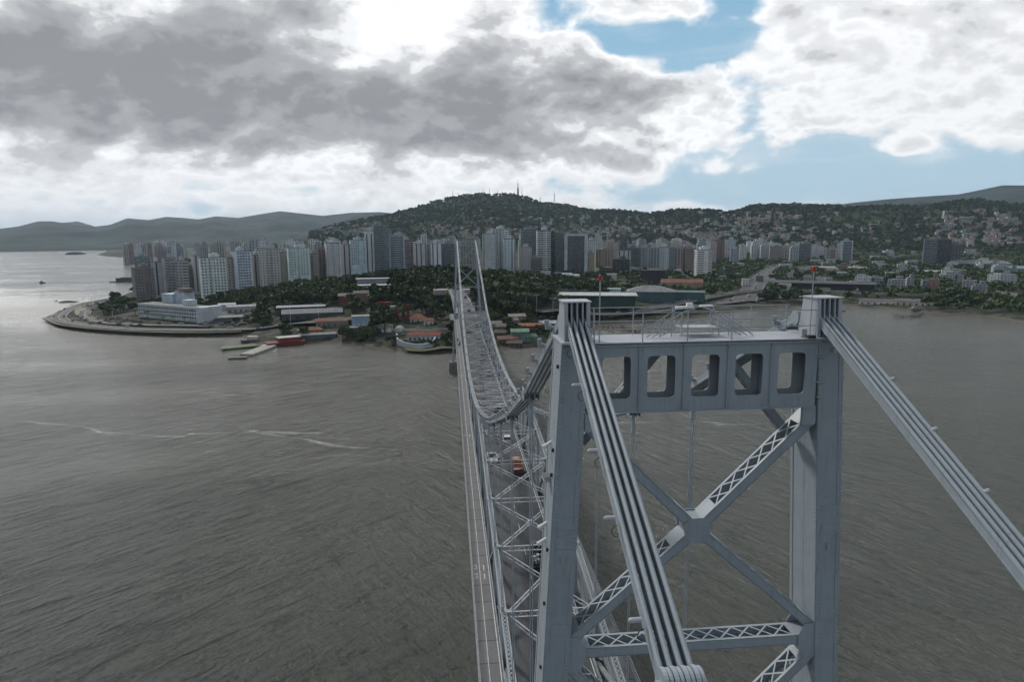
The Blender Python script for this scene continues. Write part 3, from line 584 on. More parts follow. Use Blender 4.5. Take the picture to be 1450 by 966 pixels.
    if near:
        mb = MB(); r_ = .022
        def rail(y_, xs, x0, x1, hts=(1.08, .62)):
            for hh in hts: mb.tube((x0, y_, Z(4.04)+hh), (x1, y_, Z(4.04)+hh), r_, 6)
            for x_ in xs: mb.tube((x_, y_, Z(4.1)), (x_, y_, Z(4.04)+hts[0]), r_*1.1, 6)
        rail(Y-1.06, [5.3, 7.14, 8.86, 10.58, 13.9], 5.25, 13.9, (1.10, .50)); rail(Y+.85, [5.7, 7.3, 8.9, 10.6, 12.2, 13.7], 5.6, 13.8, (1.10, .55))
        for s_ in (-1, 1):                    # slanting stair rails up to the middle step
            for y_ in (Y-.15, Y+.75):
                for o_ in (0, .28, .55): mb.tube((9.7+s_*(2.15-o_*.9), y_, Z(4.0)), (9.7+s_*(.72), y_, Z(3.05)-.0-o_*.9), r_, 6)
                for q_ in (.75, 1.15, 1.6): mb.tube((9.7+s_*q_, y_, Z(4.0)), (9.7+s_*q_, y_, Z(3.05)-(q_-.75)*.62), r_, 6)
                mb.tube((9.7+s_*.72, y_, Z(3.05)), (9.7+s_*.25, y_, Z(2.92)), r_*1.3, 6)
        mb.build('railing', STEELL, tw)
        for bx in ((9.05, -.1, 2.86, .7, .16, .07), (9.25, -.1, 2.76, .24, .12, .12), (10.2, .6, 2.9, .5, .14, .07)): mb = MB(); mb.box(bx[0], Y+bx[1], Z(bx[2]), *bx[3:]); mb.build('lamp_bracket', WHITEP, tw)
        for x_, y_, hb, ht in ((5.52, Y-.95, 4.05, 1.72), (13.93, Y-.6, 4.05, 1.50)):
            mb = MB(); mb.tube((x_, y_, Z(hb)), (x_, y_, Z(ht)), .022, 6); m2 = mb.build('beacon_pole', STEELL, tw)
            mb = MB(); mb.tube((x_, y_, Z(ht)), (x_, y_, Z(ht)+.16), .075, 10); mb.tube((x_, y_, Z(ht)+.16), (x_, y_, Z(ht)+.22), .06, 10, .02); mb.build('warning_beacon', RED, tw)
        # boxes, clamps and step irons on the legs, each a piece of its own
        BX = [('cable_bracket', STEEL, x_, Y-1.07, z_, .34, .1, .05) for x_, z_ in ((14.16, Z(4.75)), (14.2, Z(5.75)), (14.25, Z(6.35)))]
        BX += [('junction_box', STEELL, 14.72, Y-1.08, Z(4.5), .18, .14, .18), ('junction_box', STEELL, 5.2, Y-1.2, Z(4.0), .18, .18, .25), ('junction_box', DARK, 13.75, Y-1.0, Z(3.98), .3, .22, .12), ('junction_box', STEELL, 13.6, Y-.7, Z(3.85), .2, .2, .3)]
        for h_ in (5.0, 8.3, 9.3, 12.4, 14.7, 17.5): BX += [('step_iron', DARK, leg_c(1, Z(h_))+.55, Y-.8, Z(h_), .1, .08, .12), ('step_iron', DARK, leg_c(-1, Z(h_))-.55, Y-.5, Z(h_), .08, .08, .14)]
        for n_, m__, *bx in BX: mb = MB(); mb.box(*bx); mb.build(n_, m__, tw)
        mb = MB(); c_ = leg_c(-1, Z(9.2))-.62
        for k in range(5): mb.box(c_, Y-.22+.11*k, Z(9.55), .36, .025, .16)
        mb.box(c_, Y, Z(9.64), .4, .6, .03); mb.box(c_+.18, Y, Z(9.55), .03, .6, .2); mb.beam((c_+.1, Y, Z(9.64)), (c_+.25, Y, Z(9.95)), .05, .05); mb.build('floodlight', STEELL, tw)
        for h_ in (11.6, 12.3, 8.2):
            mb = MB(); c_ = leg_c(-1, Z(h_)); mb.tube((c_-.45, Y+.3, Z(h_)), (c_-.85, Y+.2, Z(h_)-.2), .06, 8, .09); mb.build('floodlight', WHITEP, tw)
        mb = MB(); c_ = 15.2; mb.beam((c_-.15, Y+.4, Z(3.3)), (c_+.9, Y+.7, Z(3.22)), .07, .05); mb.beam((c_+.15, Y+.4, Z(3.4)), (c_+.5, Y+.5, Z(3.3)), .2, .14); mb.tube((c_+.1, Y+.5, Z(3.4)), (c_+.1, Y+.5, Z(2.75)), .02, 6); mb.build('cable_hook', DARK, tw)
    # masonry pier
    mb = MB(); xm = 9.85
    for sd_ in (-1, 1): mb.box(leg_c(sd_, 6), Y, 3.0, 5, 5.5, 6, taper=.85)
    mb.box(xm, Y, 1.3, 22, 8, 2.6, taper=.95); mb.box(xm, Y, 4.2, 13, 3, 3); mb.build('pier', CONCD, tw)
    return tw
tower(YN, True); tower(YF, False)

# chains
def bar(mb, p, q, h_=.33, t_=.13, head=.5):
    p = Vector(p); q = Vector(q); mb.beam(p, q, t_, h_-.05); n_ = (q-p).normalized().cross(Vector((1, 0, 0))).normalized()
    for s_ in (-1, 1): mb.tube(p+n_*s_*(h_/2-.03), q+n_*s_*(h_/2-.03), t_*.5+.012, 8)
    if head:
        for e in (p, q): mb.tube(e-Vector((t_/2, 0, 0)), e+Vector((t_/2, 0, 0)), head/2, 14)
def slope_z(p, q, f): return tuple(p[i]+(q[i]-p[i])*f for i in range(3))
for sd_ in (-1, 1):
    ch = empty('eyebar_chain', parent=BR); tag(ch, 'left eyebar chain' if sd_ < 0 else 'right eyebar chain')
    c0 = 4.70 if sd_ < 0 else 14.53
    offs = [-.375, -.125, .125, .375]
    # back stay towards the camera side
    A = (Y0 := YN-.35, Z(3.0)); J = (12.5, Z(9.60)); E = (1.5, Z(15.3))
    for k, o_ in enumerate(offs):
        mb = MB(); x_ = c0+o_*.86; x2 = c0+o_*.92
        mb.beam((x_, A[0]+.5, A[1]+.1), (x_, YN-1.15, Z(3.62)), .085, .33); bar(mb, (x_, YN-1.1, Z(3.58)), (x2, J[0], J[1]), .34, .10, 0); mb.tube((x2-.05, J[0], J[1]), (x2+.05, J[0], J[1]), .42, 28)
        mb.tube((x_-.045, YN-1.1, Z(3.58)), (x_+.045, YN-1.1, Z(3.58)), .165, 10)
        mb.build('eyebar', STEEL, ch)
        mb = MB(); x3 = x2+.112; bar(mb, (x3, J[0], J[1]), (x3, E[0], E[1]), .34, .07, 0); mb.tube((x3-.04, J[0], J[1]), (x3+.04, J[0], J[1]), .40, 28); mb.build('eyebar', STEEL, ch)
    mb = MB(); mb.tube((c0-.5, J[0], J[1]), (c0+.6, J[0], J[1]), .16, 16); mb.build('pin', STEEL, ch)
    # conduit running on the outer bar
    mb = MB(); xo = c0-.375; mb.tube((xo, YN-1.1, Z(3.40)), (xo, J[0]+.2, J[1]+.18), .018, 6)
    mb.tube((c0+.375, YN-1.1, Z(3.40)), (c0+.375, J[0]+.2, J[1]+.18), .018, 6)
    mb.build('conduit', DARK, ch)
    # main span links
    n_ = len(NODE)
    for i in range(n_-1):
        y0_, y1_ = NODE[i], NODE[i+1]; z0_, z1_ = Z(CHH[i]), Z(CHH[i+1])
        if i == 0: y0_ += 1.0; z0_ -= .45
        if i == n_-2: y1_ -= 1.0; z1_ -= .45
        xa, xb = (c0 if i == 0 else cx(sd_, y0_)), (c0 if i == n_-2 else cx(sd_, y1_))
        if i < 5:
            for o_ in offs:
                mb = MB(); bar(mb, (xa+o_*(.9 if i == 0 else 1), y0_, z0_), (xb+o_*1, y1_, z1_), .34, .12, .62); mb.build('eyebar', STEEL, ch)
        else:
            mb = MB()
            for o_ in offs: bar(mb, (xa+o_*.8, y0_, z0_), (xb+o_*.8, y1_, z1_), .34, .12, .6)
            mb.build('chain_link', STEELD, ch)
    # pins and hangers
    for i in list(range(1, 8)) + list(range(21, 28)):
        y_, z_ = NODE[i], Z(CHH[i]); x_ = cx(sd_, y_); zt = Z(TOPH[i])
        mb = MB(); mb.tube((x_-.5, y_, z_), (x_+.5, y_, z_), .13, 12); mb.build('pin', STEEL, ch)
        mb = MB(); [mb.box(x_+q, y_, z_-.05, .05, .95, .7) for q in (-.46, -.16, .16, .46)]; mb.box(x_, y_, z_-.55, .24, .14, 1.0); mb.box(x_, y_, z_-1.45, .30, .22, .9, taper=.7)
        for o_ in ((-.07, .07) if i < 8 else (0,)): mb.tube((x_+o_, y_, z_-1.0), (x_+o_, y_, zt+.2), .038 if i < 8 else .06, 6)
        mb.box(x_, y_, zt+.5, .26, .24, .7); mb.build('hanger', STEEL, ch)
    # clamp lamps along the chain
    def lamp(x_, y_, z_, big=1.0, parent=ch, s_=-1):
        mb = MB()
        if s_ > 0: s_ = .35; mb.box(x_, y_, z_+.02, .10, .16, .10); mb.beam((x_, y_, z_+.03), (x_+s_*.28, y_, z_+.03), .05, .05)
        mb.tube((x_+s_*.12, y_, z_+.05), (x_+s_*.36, y_, z_+.05), .07*big, 12); mb.tube((x_+s_*.36, y_, z_+.05), (x_+s_*.42, y_, z_+.05), .07*big, 12, .035*big)
        pts = [(x_+s_*.05+s_*.16*math.sin(a_), y_-.05, z_-.14-.16*math.cos(a_)*-1-.16) for a_ in np.linspace(0, PI, 8)]; mb.path(pts, .013, 5, 1)
        o = mb.build('chain_lamp', [STEELL, DARK], parent)
    if True:
        ss = (c0-.375, c0+.36)[sd_ > 0]
        for yy in ((23.0, 21.0, 18.4, 16.25, 13.7) if sd_ < 0 else (20.9, 18.75, 16.55)):
            f_ = (YN-1.1-yy)/(YN-1.1-J[0]); lamp(ss, yy, Z(3.58)+(J[1]-Z(3.58))*f_+.17, 1.0, ch, sd_)
        for i in range(0, 8):
            y0_, y1_ = NODE[i]+(1.2 if i == 0 else 0), NODE[i+1]; z0_, z1_ = Z(CHH[i])-(.5 if i == 0 else 0), Z(CHH[i+1])
            for k in range(4 if i else 5):
                f_ = (k+.5)/(4 if i else 5); y_ = y0_+(y1_-y0_)*f_; x_ = cx(sd_, y_)
                mb = MB(); z_ = z0_+(z1_-z0_)*f_+.2
                mb.beam((x_-.44, y_, z_+.03), (x_+.44, y_, z_+.03), .12, .10); mb.box(x_-.54, y_, z_+.04, .24, .18, .18); mb.tube((x_-.60, y_, z_), (x_-.60, y_, z_+.34), .07, 8, .11); mb.box(x_+.47, y_, z_+.02, .12, .16, .16); mb.path([(x_-.42, y_, z_), (x_-.44, y_+.1, z_-.25), (x_-.42, y_+.1, z_-.48)], .016, 5)
                mb.build('chain_lamp', STEELD, ch)

# stiffening trusses
for sd_ in (-1, 1):
    tr = empty('stiffening_truss', parent=BR); X = XL if sd_ < 0 else XR; BZ = Z(46.2)
    for i in range(28):
        y0_, y1_ = NODE[i], NODE[i+1]; z0_, z1_ = Z(TOPH[i]), Z(TOPH[i+1]); nearp = y0_ < 150
        mb = MB()
        if i in range(8, 20): mb.beam((X, y0_, z0_-.25), (X, y1_, z1_-.25), .30, .22)
        elif nearp: laced(mb, (X, y0_, z0_), (X, y1_, z1_), .66, .5, up=(1, 0, 0), cover=.5, lp=.62, lw=.10, t=.06)
        else: mb.beam((X-.24, y0_, z0_), (X-.24, y1_, z1_), .14, .44); mb.beam((X+.24, y0_, z0_), (X+.24, y1_, z1_), .14, .44); [mb.beam((X-.2, y0_+(y1_-y0_)*(k/9), z0_+(z1_-z0_)*(k/9)), (X+.2, y0_+(y1_-y0_)*((k+1)/9), z0_+(z1_-z0_)*((k+1)/9)), .1, .3) for k in range(9)]
        mb.build('top_chord', STEELD, tr)
        mb = MB()
        if nearp: laced(mb, (X, y0_, BZ), (X, y1_, BZ), .6, .5, up=(1, 0, 0), cover=.4, lp=.7, lw=.09)
        else: mb.beam((X, y0_, BZ), (X, y1_, BZ), .5, .5)
        mb.build('bottom_chord', STEELD, tr)
        mb = MB(); ym = (y0_+y1_)/2; zm = (z0_+z1_)/2
        a_, b_ = ((X, y0_, z0_), (X, y1_, BZ)) if i % 2 == 0 else ((X, y0_, BZ), (X, y1_, z1_))
        if nearp: laced(mb, a_, b_, .42, .3, up=(1, 0, 0), cover=.5, lp=.6, lw=.07)
        else: mb.beam(a_, b_, .34, .26)
        a_, b_ = ((X, y0_, BZ), (X, y1_, z1_)) if i % 2 == 0 else ((X, y0_, z0_), (X, y1_, BZ)); mb.beam(a_, b_, .12, .12)
        mb.build('diagonal', STEELD, tr)
    for i in range(29):
        mb = MB(); y_, z_ = NODE[i], Z(TOPH[i])
        if y_ < 150: laced(mb, (X, y_, BZ), (X, y_, z_), .40, .3, up=(1, 0, 0), cover=.5, lp=.6, lw=.07); mb.box(X, y_, z_, .8, .7, .56); mb.box(X+sd_*-.5, y_, z_+.22, .55, .55, .05)
        else: mb.beam((X, y_, BZ), (X, y_, z_), .3, .26, (0, 1, 0)); mb.box(X, y_, z_, .7, .6, .6)
        mb.build('post', STEELD, tr)
# top bracing between the trusses
tb = empty('top_bracing', parent=BR)
for i in range(0, 29):
    y_, z_ = NODE[i], Z(TOPH[i]); mb = MB(); x0, x1 = XL+.3, XR-.3
    if y_ < 200:
        mb.beam((x0, y_, z_+.12), (x1, y_, z_+.12), .2, .05); mb.beam((x0, y_, z_-.5), (x1, y_, z_-.5), .2, .05)
        k = 16
        for q in range(k): a_ = x0+(x1-x0)*q/k; b_ = x0+(x1-x0)*(q+1)/k; mb.beam((a_, y_, z_+(.1 if q % 2 else -.48)), (b_, y_, z_+(-.48 if q % 2 else .1)), .06, .04)
        mb.box(x0+.25, y_, z_+.15, .7, .6, .03); mb.box(x1-.25, y_, z_+.15, .7, .6, .03)
    else: mb.beam((x0, y_, z_+.1), (x1, y_, z_+.1), .26, .3)
    mb.build('strut', STEELL if y_ < 200 else STEELD, tb)
    if i < 28:
        y1_, z1_ = NODE[i+1], Z(TOPH[i+1]); mb = MB()
        for a_, b_ in (((x0, y_, z_), (x1, y1_, z1_)), ((x1, y_, z_), (x0, y1_, z1_))):
            if y_ < 170:
                up_ = Vector((0, 0, .48)); mb.beam(a_, b_, .15, .05); mb.beam(Vector(a_)-up_, Vector(b_)-up_, .15, .05); k = 16; A_ = Vector(a_); B_ = Vector(b_)
                for q in range(k): p_ = A_+(B_-A_)*(q/k); r_ = A_+(B_-A_)*((q+1)/k); mb.beam(p_-(up_ if q % 2 else up_*0), r_-(up_*0 if q % 2 else up_), .06, .035)
            else: mb.beam(a_, b_, .17, .2)
        if y_ < 170: mb.box((x0+x1)/2, (y_+y1_)/2, (z_+z1_)/2+.03, .62, .62, .05)
        mb.build('cross_brace', STEELL if y_ < 170 else STEELD, tb)
# deck
dk = empty('deck', parent=BR)
def bend(y): return 0 if y < YF+15 else -((y-YF-15)/60)**2*.45
def strip(name, x0, x1, ys, z, m_, th=0, f=bend):
    mb = MB()
    for a_, b_ in zip(ys[:-1], ys[1:]):
        if th: mb.hexa([(x0+f(a_), a_, z-th), (x1+f(a_), a_, z-th), (x1+f(b_), b_, z-th), (x0+f(b_), b_, z-th), (x0+f(a_), a_, z), (x1+f(a_), a_, z), (x1+f(b_), b_, z), (x0+f(b_), b_, z)])
        else: mb.quad((x0+f(a_), a_, z), (x1+f(a_), a_, z), (x1+f(b_), b_, z), (x0+f(b_), b_, z))
    return mb.build(name, m_, dk)
YS = [-20, YN, 120, 240, YF-12]; YS2 = YS+[YF, YF+15] + [YF+15+15*k for k in range(1, 13)]
strip('roadway', 5.55, 14.5, YS2, DK, ROAD, .35)
strip('walkway', 2.1, 4.62, YS, DK+.15, WALK, .3); strip('walkway', 15.48, 17.95, YS, DK+.15, WALK, .3)
strip('walkway', -.1, 2.45, [YF-14, YF, YF+14], DK+.15, WALK, .3); strip('walkway', 17.7, 20.1, [YF-14, YF, YF+14], DK+.15, WALK, .3)
strip('walkway', 2.3, 4.9, YS2[YS2.index(YF+15):], DK+.15, WALK, .3)
for x_, w_ in ((3.24, .07), (2.28, .06), (4.42, .1)): strip('marking_line', x_, x_+w_, YS, DK+.155, PAINTW)
for x_ in (5.85, 14.1): strip('marking_line', x_, x_+.12, YS2, DK+.005, PAINTW)
for k in range(62):
    y_ = 40+k*8.0; strip('lane_dash', 9.97, 10.05, [y_, y_+2.2], DK+.006, PAINTW)
def glyph(x, y, s):                          # painted bicycle and walking figure on the path
    mb = MB(); z = DK+.158
    def ring(cx_, cy_, r):
        for i in range(12):
            a, b = 2*PI*i/12, 2*PI*(i+1)/12; mb.quad((cx_+math.cos(a)*r, cy_+math.sin(a)*r, z), (cx_+math.cos(a)*(r+.06), cy_+math.sin(a)*(r+.06), z), (cx_+math.cos(b)*(r+.06), cy_+math.sin(b)*(r+.06), z), (cx_+math.cos(b)*r, cy_+math.sin(b)*r, z))
    if s:
        ring(x-.0, y-.5, .17); ring(x, y+.5, .17); mb.beam((x, y-.45, z), (x+.12, y+.05, z), .05, .004); mb.beam((x+.12, y+.05, z), (x, y+.5, z), .05, .004); mb.beam((x, y-.1, z), (x+.18, y-.1, z), .05, .004)
    else:
        ring(x, y+.75, .08); mb.beam((x, y+.6, z), (x, y, z), .12, .004); mb.beam((x, y, z), (x-.12, y-.55, z), .07, .004); mb.beam((x, y, z), (x+.12, y-.55, z), .07, .004)
    mb.build('bicycle_marking' if s else 'pedestrian_marking', PAINTW, dk)
for y_ in (82.5, 84.8, 145, 210): glyph(2.75, y_, 1); glyph(3.85, y_-.4, 0)
mb = MB()
for i in range(29): mb.box((XL+XR)/2, NODE[i], Z(46.4), 15.4, .5, .9); 
for x_ in (6.5, 8.2, 9.9, 11.6, 13.3, 2.6, 4.2, 16, 17.5): mb.beam((x_, YN, Z(45.75)), (x_, YF, Z(45.75)), .3, .7)
mb.build('floor_beams', STEELD, dk)
def railing(x, ys, f=bend, step=2.0, base=DK+.15, n='railing', h_=1.15):
    mb = MB(); y = ys[0]
    while y < ys[-1]:
        y2 = min(y+step, ys[-1]); mb.box(x+f(y), y, base+h_/2, .06, .06, h_)
        for hh in (h_, h_*.62, h_*.3): mb.beam((x+f(y), y, base+hh), (x+f(y2), y2, base+hh), .05, .05)
        y = y2
    return mb.build(n, STEELD, dk)
railing(2.14, [30, YF-14]); railing(4.66, [30, YF-14]); railing(17.9, [30, YF-14]); railing(15.5, [30, YF-14])
railing(5.62, [30, YF-14], h_=.75, n='guard_rail', base=DK); railing(14.35, [30, YF-14], h_=.75, n='guard_rail', base=DK)
railing(-.08, [YF-14, YF+14]); railing(20.0, [YF-14, YF+14]); railing(2.3, [YF+14, YF+190], step=4); railing(14.6, [YF+14, YF+190], step=4); railing(5.6, [YF+14, YF+190], step=4)
# approach viaduct towers under the deck behind the far tower, and pipes under the walkway
mb = MB()
for y_ in (YF+48, YF+96):
    for x_ in (5.0, 15.0):
        gz = max(0, h1(x_, y_))-1
        mb.beam((x_+bend(y_)-.8, y_-1.5, gz), (x_+bend(y_), y_-.8, Z(46)), .5, .5, (0, 1, 0)); mb.beam((x_+bend(y_)+.8, y_+1.5, gz), (x_+bend(y_), y_+.8, Z(46)), .5, .5, (0, 1, 0))
    mb.beam((5+bend(y_), y_, Z(50)), (15+bend(y_), y_, Z(50)), .4, .4)
for x_ in (5.2, 14.8): mb.beam((x_, YF, Z(45.9)), (x_+bend(YF+110), YF+110, Z(45.9)), .5, 1.1)
mb.build('approach_trestle', STEELD, dk)
mb = MB(); y_ = YF+31; mb.box(10, y_, Z(40.6), 10.5, .5, .5); mb.box(5.2, y_, Z(43), .5, .5, 5); mb.box(14.8, y_, Z(43), .5, .5, 5); mb.build('portal_frame', STEELL, dk)
mb = MB(); mb.box(6+bend(560), 552, Z(47), 30, 14, 4); mb.build('abutment', CONC, dk)

# ---------------------------------------------------------------- town
FOOT = []
def hit(px, py):                             # first ground point seen through a photo pixel
    d = ray(px, py); d = d/np.linalg.norm(d); t = np.arange(380, 4200, 3.0)
    X, Y, Zz = d[0]*t, d[1]*t, CZ+d[2]*t; k = np.argmax(Zz < np.maximum(H(X, Y), 0))
    if not (Zz < np.maximum(H(X, Y), 0)).any(): k = len(t)-1
    return X[k], Y[k], max(Zz[k], 0), math.hypot(X[k], Y[k])
def plan(w_, d_, notch):
    p = [(-w_/2, -d_/2)]
    for a, b, dp in notch: p += [(-w_/2+a*w_, -d_/2), (-w_/2+a*w_, -d_/2+dp), (-w_/2+b*w_, -d_/2+dp), (-w_/2+b*w_, -d_/2)]
    return p + [(w_/2, -d_/2), (w_/2, d_/2), (-w_/2, d_/2)]
def prism(mb, pts, z0, z1, mi=0, top=1, cap=True, u0=0.0):
    u = u0
    for i in range(len(pts)):
        a, b = pts[i], pts[(i+1) % len(pts)]; L = math.hypot(b[0]-a[0], b[1]-a[1])
        mb.quad((a[0], a[1], z0), (b[0], b[1], z0), (b[0], b[1], z1), (a[0], a[1], z1), mi, [(u, .01), (u+L, .01), (u+L, z1-z0), (u, z1-z0)]); u += L
    if cap: mb.poly([(x, y, z1) for x, y in pts], top)
PLAIN = mat('rendered_wall', (.5, .5, .5), .8, objcol=True, var=.22, vscale=.12)
_wm = {}
def window_mesh(w_, h_):
    k = (round(w_, 1), round(h_, 1))
    if k not in _wm:
        a = MB(); a.box(0, -.05, h_/2+.08, w_+.2, .14, .1); a.box(0, -.05, -h_/2-.08, w_+.24, .18, .1); a.box(-w_/2-.05, -.05, 0, .1, .12, h_); a.box(w_/2+.05, -.05, 0, .1, .12, h_); a.box(0, -.04, 0, .06, .06, h_)
        b = MB(); b.quad((-w_/2, -.02, -h_/2), (w_/2, -.02, -h_/2), (w_/2, -.02, h_/2), (-w_/2, -.02, h_/2))
        m1 = a.build('window', PLAIN, color=(.30, .31, .32, 1)); m2 = b.build('pane', GLASS, m1); bpy.data.objects.remove(m2); _wm[k] = (m1.data, b.build('pane', GLASS).data); 
        for o in [o for o in bpy.data.objects if o.data in _wm[k]]: bpy.data.objects.remove(o)
    return _wm[k]
def add_window(par, x, y, z, w_, h_, rz=0):
    a, b = window_mesh(w_, h_); o = bpy.data.objects.new('window', a); col.objects.link(o); o.parent = par; o.location = (x, y, z); o.rotation_euler = (0, 0, rz); o.color = (.33, .34, .35, 1)
    p = bpy.data.objects.new('pane', b); col.objects.link(p); p.parent = o
def building(name, x0, x1, ytop, dist, style, colr, label, cat, yaw=0.0, depth=None, far=False, group=None, notch=None, pent=1, wins=None, balc=None, base=None, roofc=None, frame=None):
    A, B = at(x0, dist), at(x1, dist); Wt = math.hypot(A[0]-B[0], A[1]-B[1]); xm = (x0+x1)/2
    dp = depth or max(8, min(20, Wt*.8)); s_, c_ = abs(math.sin(yaw)), math.cos(yaw); w_ = max(4, (Wt-dp*s_)/c_)
    cx_, cy_ = at(xm, dist+(dp*c_+w_*s_)/2); azm = math.atan2(cx_, cy_); zt = z_at(xm, ytop, dist)
    gz = min(h1(cx_+a, cy_+b) for a in (-w_/2, w_/2) for b in (-dp/2, dp/2))-.6 if base is None else base
    h_ = max(3.5, zt-gz); rz = -azm+yaw; FOOT.append((cx_, cy_, max(w_, dp)*.62+3))
    if notch is None: notch = []
    if balc is None and not wins and not far and style in ('grid', 'bay', 'band') and x1-x0 > 13: balc = [(random.uniform(.25, .75), random.uniform(.18, .3))]
    g_ = sum(colr)/3; colr = tuple(min(.66, (v*.72+g_*.28)*1.42*t_) for v, t_ in zip(colr, (.96, 1.0, 1.05))); colr4 = (*colr, 1)
    pts = plan(w_, dp, notch)
    if far:
        mb = MB(); prism(mb, pts, 0, h_, 0, 1)
        if pent and h_ > 12:
            pw, pd = w_*random.uniform(.25, .6), dp*.5; ox = random.uniform(-.2, .2)*w_; q = [(ox-pw/2, -pd/2), (ox+pw/2, -pd/2), (ox+pw/2, pd/2), (ox-pw/2, pd/2)]; prism(mb, q, h_, h_+random.uniform(1.5, 4.5), 0, 1)
        
        if random.random() < .6 and h_ > 14:        # lower wing, tank and mast
            ww = w_*random.uniform(.3, .5); sx = random.choice((-1, 1)); hh = h_*random.uniform(.8, .95); q = [(sx*w_*.5-ww/2, -dp*.62), (sx*w_*.5+ww/2, -dp*.62), (sx*w_*.5+ww/2, dp*.3), (sx*w_*.5-ww/2, dp*.3)]; prism(mb, q, 0, hh, 0, 1)
            mb.box(-sx*w_*.3, 0, h_+1.2, 2.2, 2.2, 2.4, mi=1); mb.box(sx*w_*.1, 0, h_+3.5, .35, .35, 7, mi=1)
        o = mb.build(name, [FAC[style], ROOFM], color=colr4); o.location = (cx_, cy_, gz); o.rotation_euler = (0, 0, rz); tag(o, label, cat, group); return o
    o = empty(name, (cx_, cy_, gz), rz); tag(o, label, cat, group)
    mb = MB(); prism(mb, pts, 0, h_, 0, 0, cap=False); mb.build('wall', PLAIN if wins else FAC[style], o, color=colr4)
    mb = MB(); mb.poly([(x, y, h_-.3) for x, y in pts]); 
    for i in range(len(pts)): a, b = pts[i], pts[(i+1) % len(pts)]; mb.beam((a[0], a[1], h_+.1), (b[0], b[1], h_+.1), .35, .9)
    mb.build('roof', ROOFM, o)
    if pent and h_ > 12:
        pw, pd = w_*random.uniform(.35, .55), dp*.55; mb = MB(); ph = random.uniform(2.8, 4.5); ox = random.uniform(-.12, .12)*w_; mb.box(ox, 0, h_+ph/2, pw, pd, ph); mb.box(ox+pw*.1, 0, h_+ph+.8, pw*.45, pd*.6, 1.6); mb.build('penthouse', PLAIN, o, color=(colr[0]*.85, colr[1]*.85, colr[2]*.88, 1))
        mb = MB(); mb.tube((ox-pw*.3, 0, h_+ph), (ox-pw*.3, 0, h_+ph+5), .09, 5); mb.build('antenna', DARK, o)
    if wins:
        cols, rows, ww, wh = wins; rows = min(rows, max(1, int((h_-3)/3.0)))
        for r_ in range(rows):
            for k in cols: add_window(o, -w_/2+k*w_, -dp/2-.03 if not any(a < k < b for a, b, _ in notch) else -dp/2+[q for a, b, q in notch if a < k < b][0]-.03, h_-2.2-r_*3.05, ww, wh)
    if balc:
        for k, bw in balc:
            for r_ in range(min(22, int((h_-4)/3.05))):
                mb = MB(); X_ = -w_/2+k*w_; z_ = h_-3.6-r_*3.05; yb_ = -dp/2
                mb.box(X_, yb_-.55, z_, bw*w_, 1.1, .22); mb.box(X_, yb_-1.05, z_+.6, bw*w_, .12, 1.0); mb.build('balcony', PLAIN, o, color=(min(1, colr[0]*1.12), min(1, colr[1]*1.12), min(1, colr[2]*1.12), 1))
    if frame:
        mb = MB(); t_ = frame; mb.box(-w_/2+t_/2, -dp/2-.4, h_/2, t_, .8, h_); mb.box(w_/2-t_/2, -dp/2-.4, h_/2, t_, .8, h_); mb.box(0, -dp/2-.4, h_-t_*.35, w_-2*t_, .8, t_*.7); mb.build('facade_frame', PLAIN, o, color=(.42, .47, .49, 1))
    return o
# palette of painted concrete (real surface colours)
WH = (.44, .47, .49); GR = (.27, .28, .28); BG = (.34, .31, .25); PK = (.34, .27, .25); BR_ = (.15, .118, .105); BL = (.30, .38, .46); TE = (.16, .23, .235); YE = (.28, .22, .13); DKG = (.11, .12, .13); LG = (.36, .37, .37); RD = (.18, .10, .085); GRN = (.2, .28, .22)
bld = building
BT = 'apartment_tower'; AT = 'apartment block'; OT = 'office tower'
bld(BT, 183, 216, 380, 770, 'grid', BR_, 'brown apartment tower with dark balcony columns at the headland end of the town', AT, .15, 18, notch=[(.55, .80, 1.6)], wins=([.1, .24, .38, .9], 13, 1.6, 1.3), balc=[(.675, .22)])
bld(BT, 189, 214, 364, 850, 'grid', TE, 'teal grey tower with stepped top behind the brown balcony tower', AT, -.1, 16)
bld(BT, 213, 229, 371, 835, 'slit', LG, 'slim pale grey tower with one dark vertical slot', AT, .1, 15)
bld(BT, 228, 249, 366, 820, 'grid', (.25, .25, .25), 'grey concrete tower with small paired windows right of the brown balcony tower', AT, .1, 16, wins=([.2, .32, .62, .75], 14, 1.5, 1.2), notch=[(.42, .5, 1.2)])
bld(BT, 247, 265, 370, 800, 'band', (.26, .26, .26), 'grey concrete tower with horizontal bands beside the white windowed tower', AT, .2, 14)
bld(BT, 263, 274, 381, 850, 'grid', (.20, .15, .11), 'low tan brown block wedged between two grey towers', AT, 0, 12)
bld(BT, 270, 283, 362, 840, 'slit', (.34, .31, .32), 'narrow pinkish slab tower with blank side wall', AT, .1, 16)
bld(BT, 280, 319, 365, 760, 'grid', (.42, .47, .50), 'pale blue white apartment tower with rows of square dark windows facing the bay', AT, .1, 16, notch=[(.28, .46, 1.8)], wins=([.08, .2, .37, .55, .67, .80, .92], 15, 1.5, 1.3))
bld(BT, 317, 329, 366, 800, 'grid', (.22, .20, .17), 'narrow brown tower right of the pale blue white one', AT, .2, 14)
bld(BT, 327, 356, 356, 790, 'grid', (.33, .38, .44), 'blue grey tower with dark roof storey and grid of windows', AT, .32, 18, wins=([.1, .27, .45, .63, .82], 15, 1.7, 1.4))
bld(BT, 355, 368, 361, 860, 'slit', BG, 'beige slab tower left of the tall cream tower', AT, .1, 13)
bld(BT, 366, 396, 352, 850, 'grid', (.37, .36, .32), 'cream tower with a column of dark balconies down its middle', AT, 0, 16, notch=[(.30, .58, 1.5)], balc=[(.44, .26)])
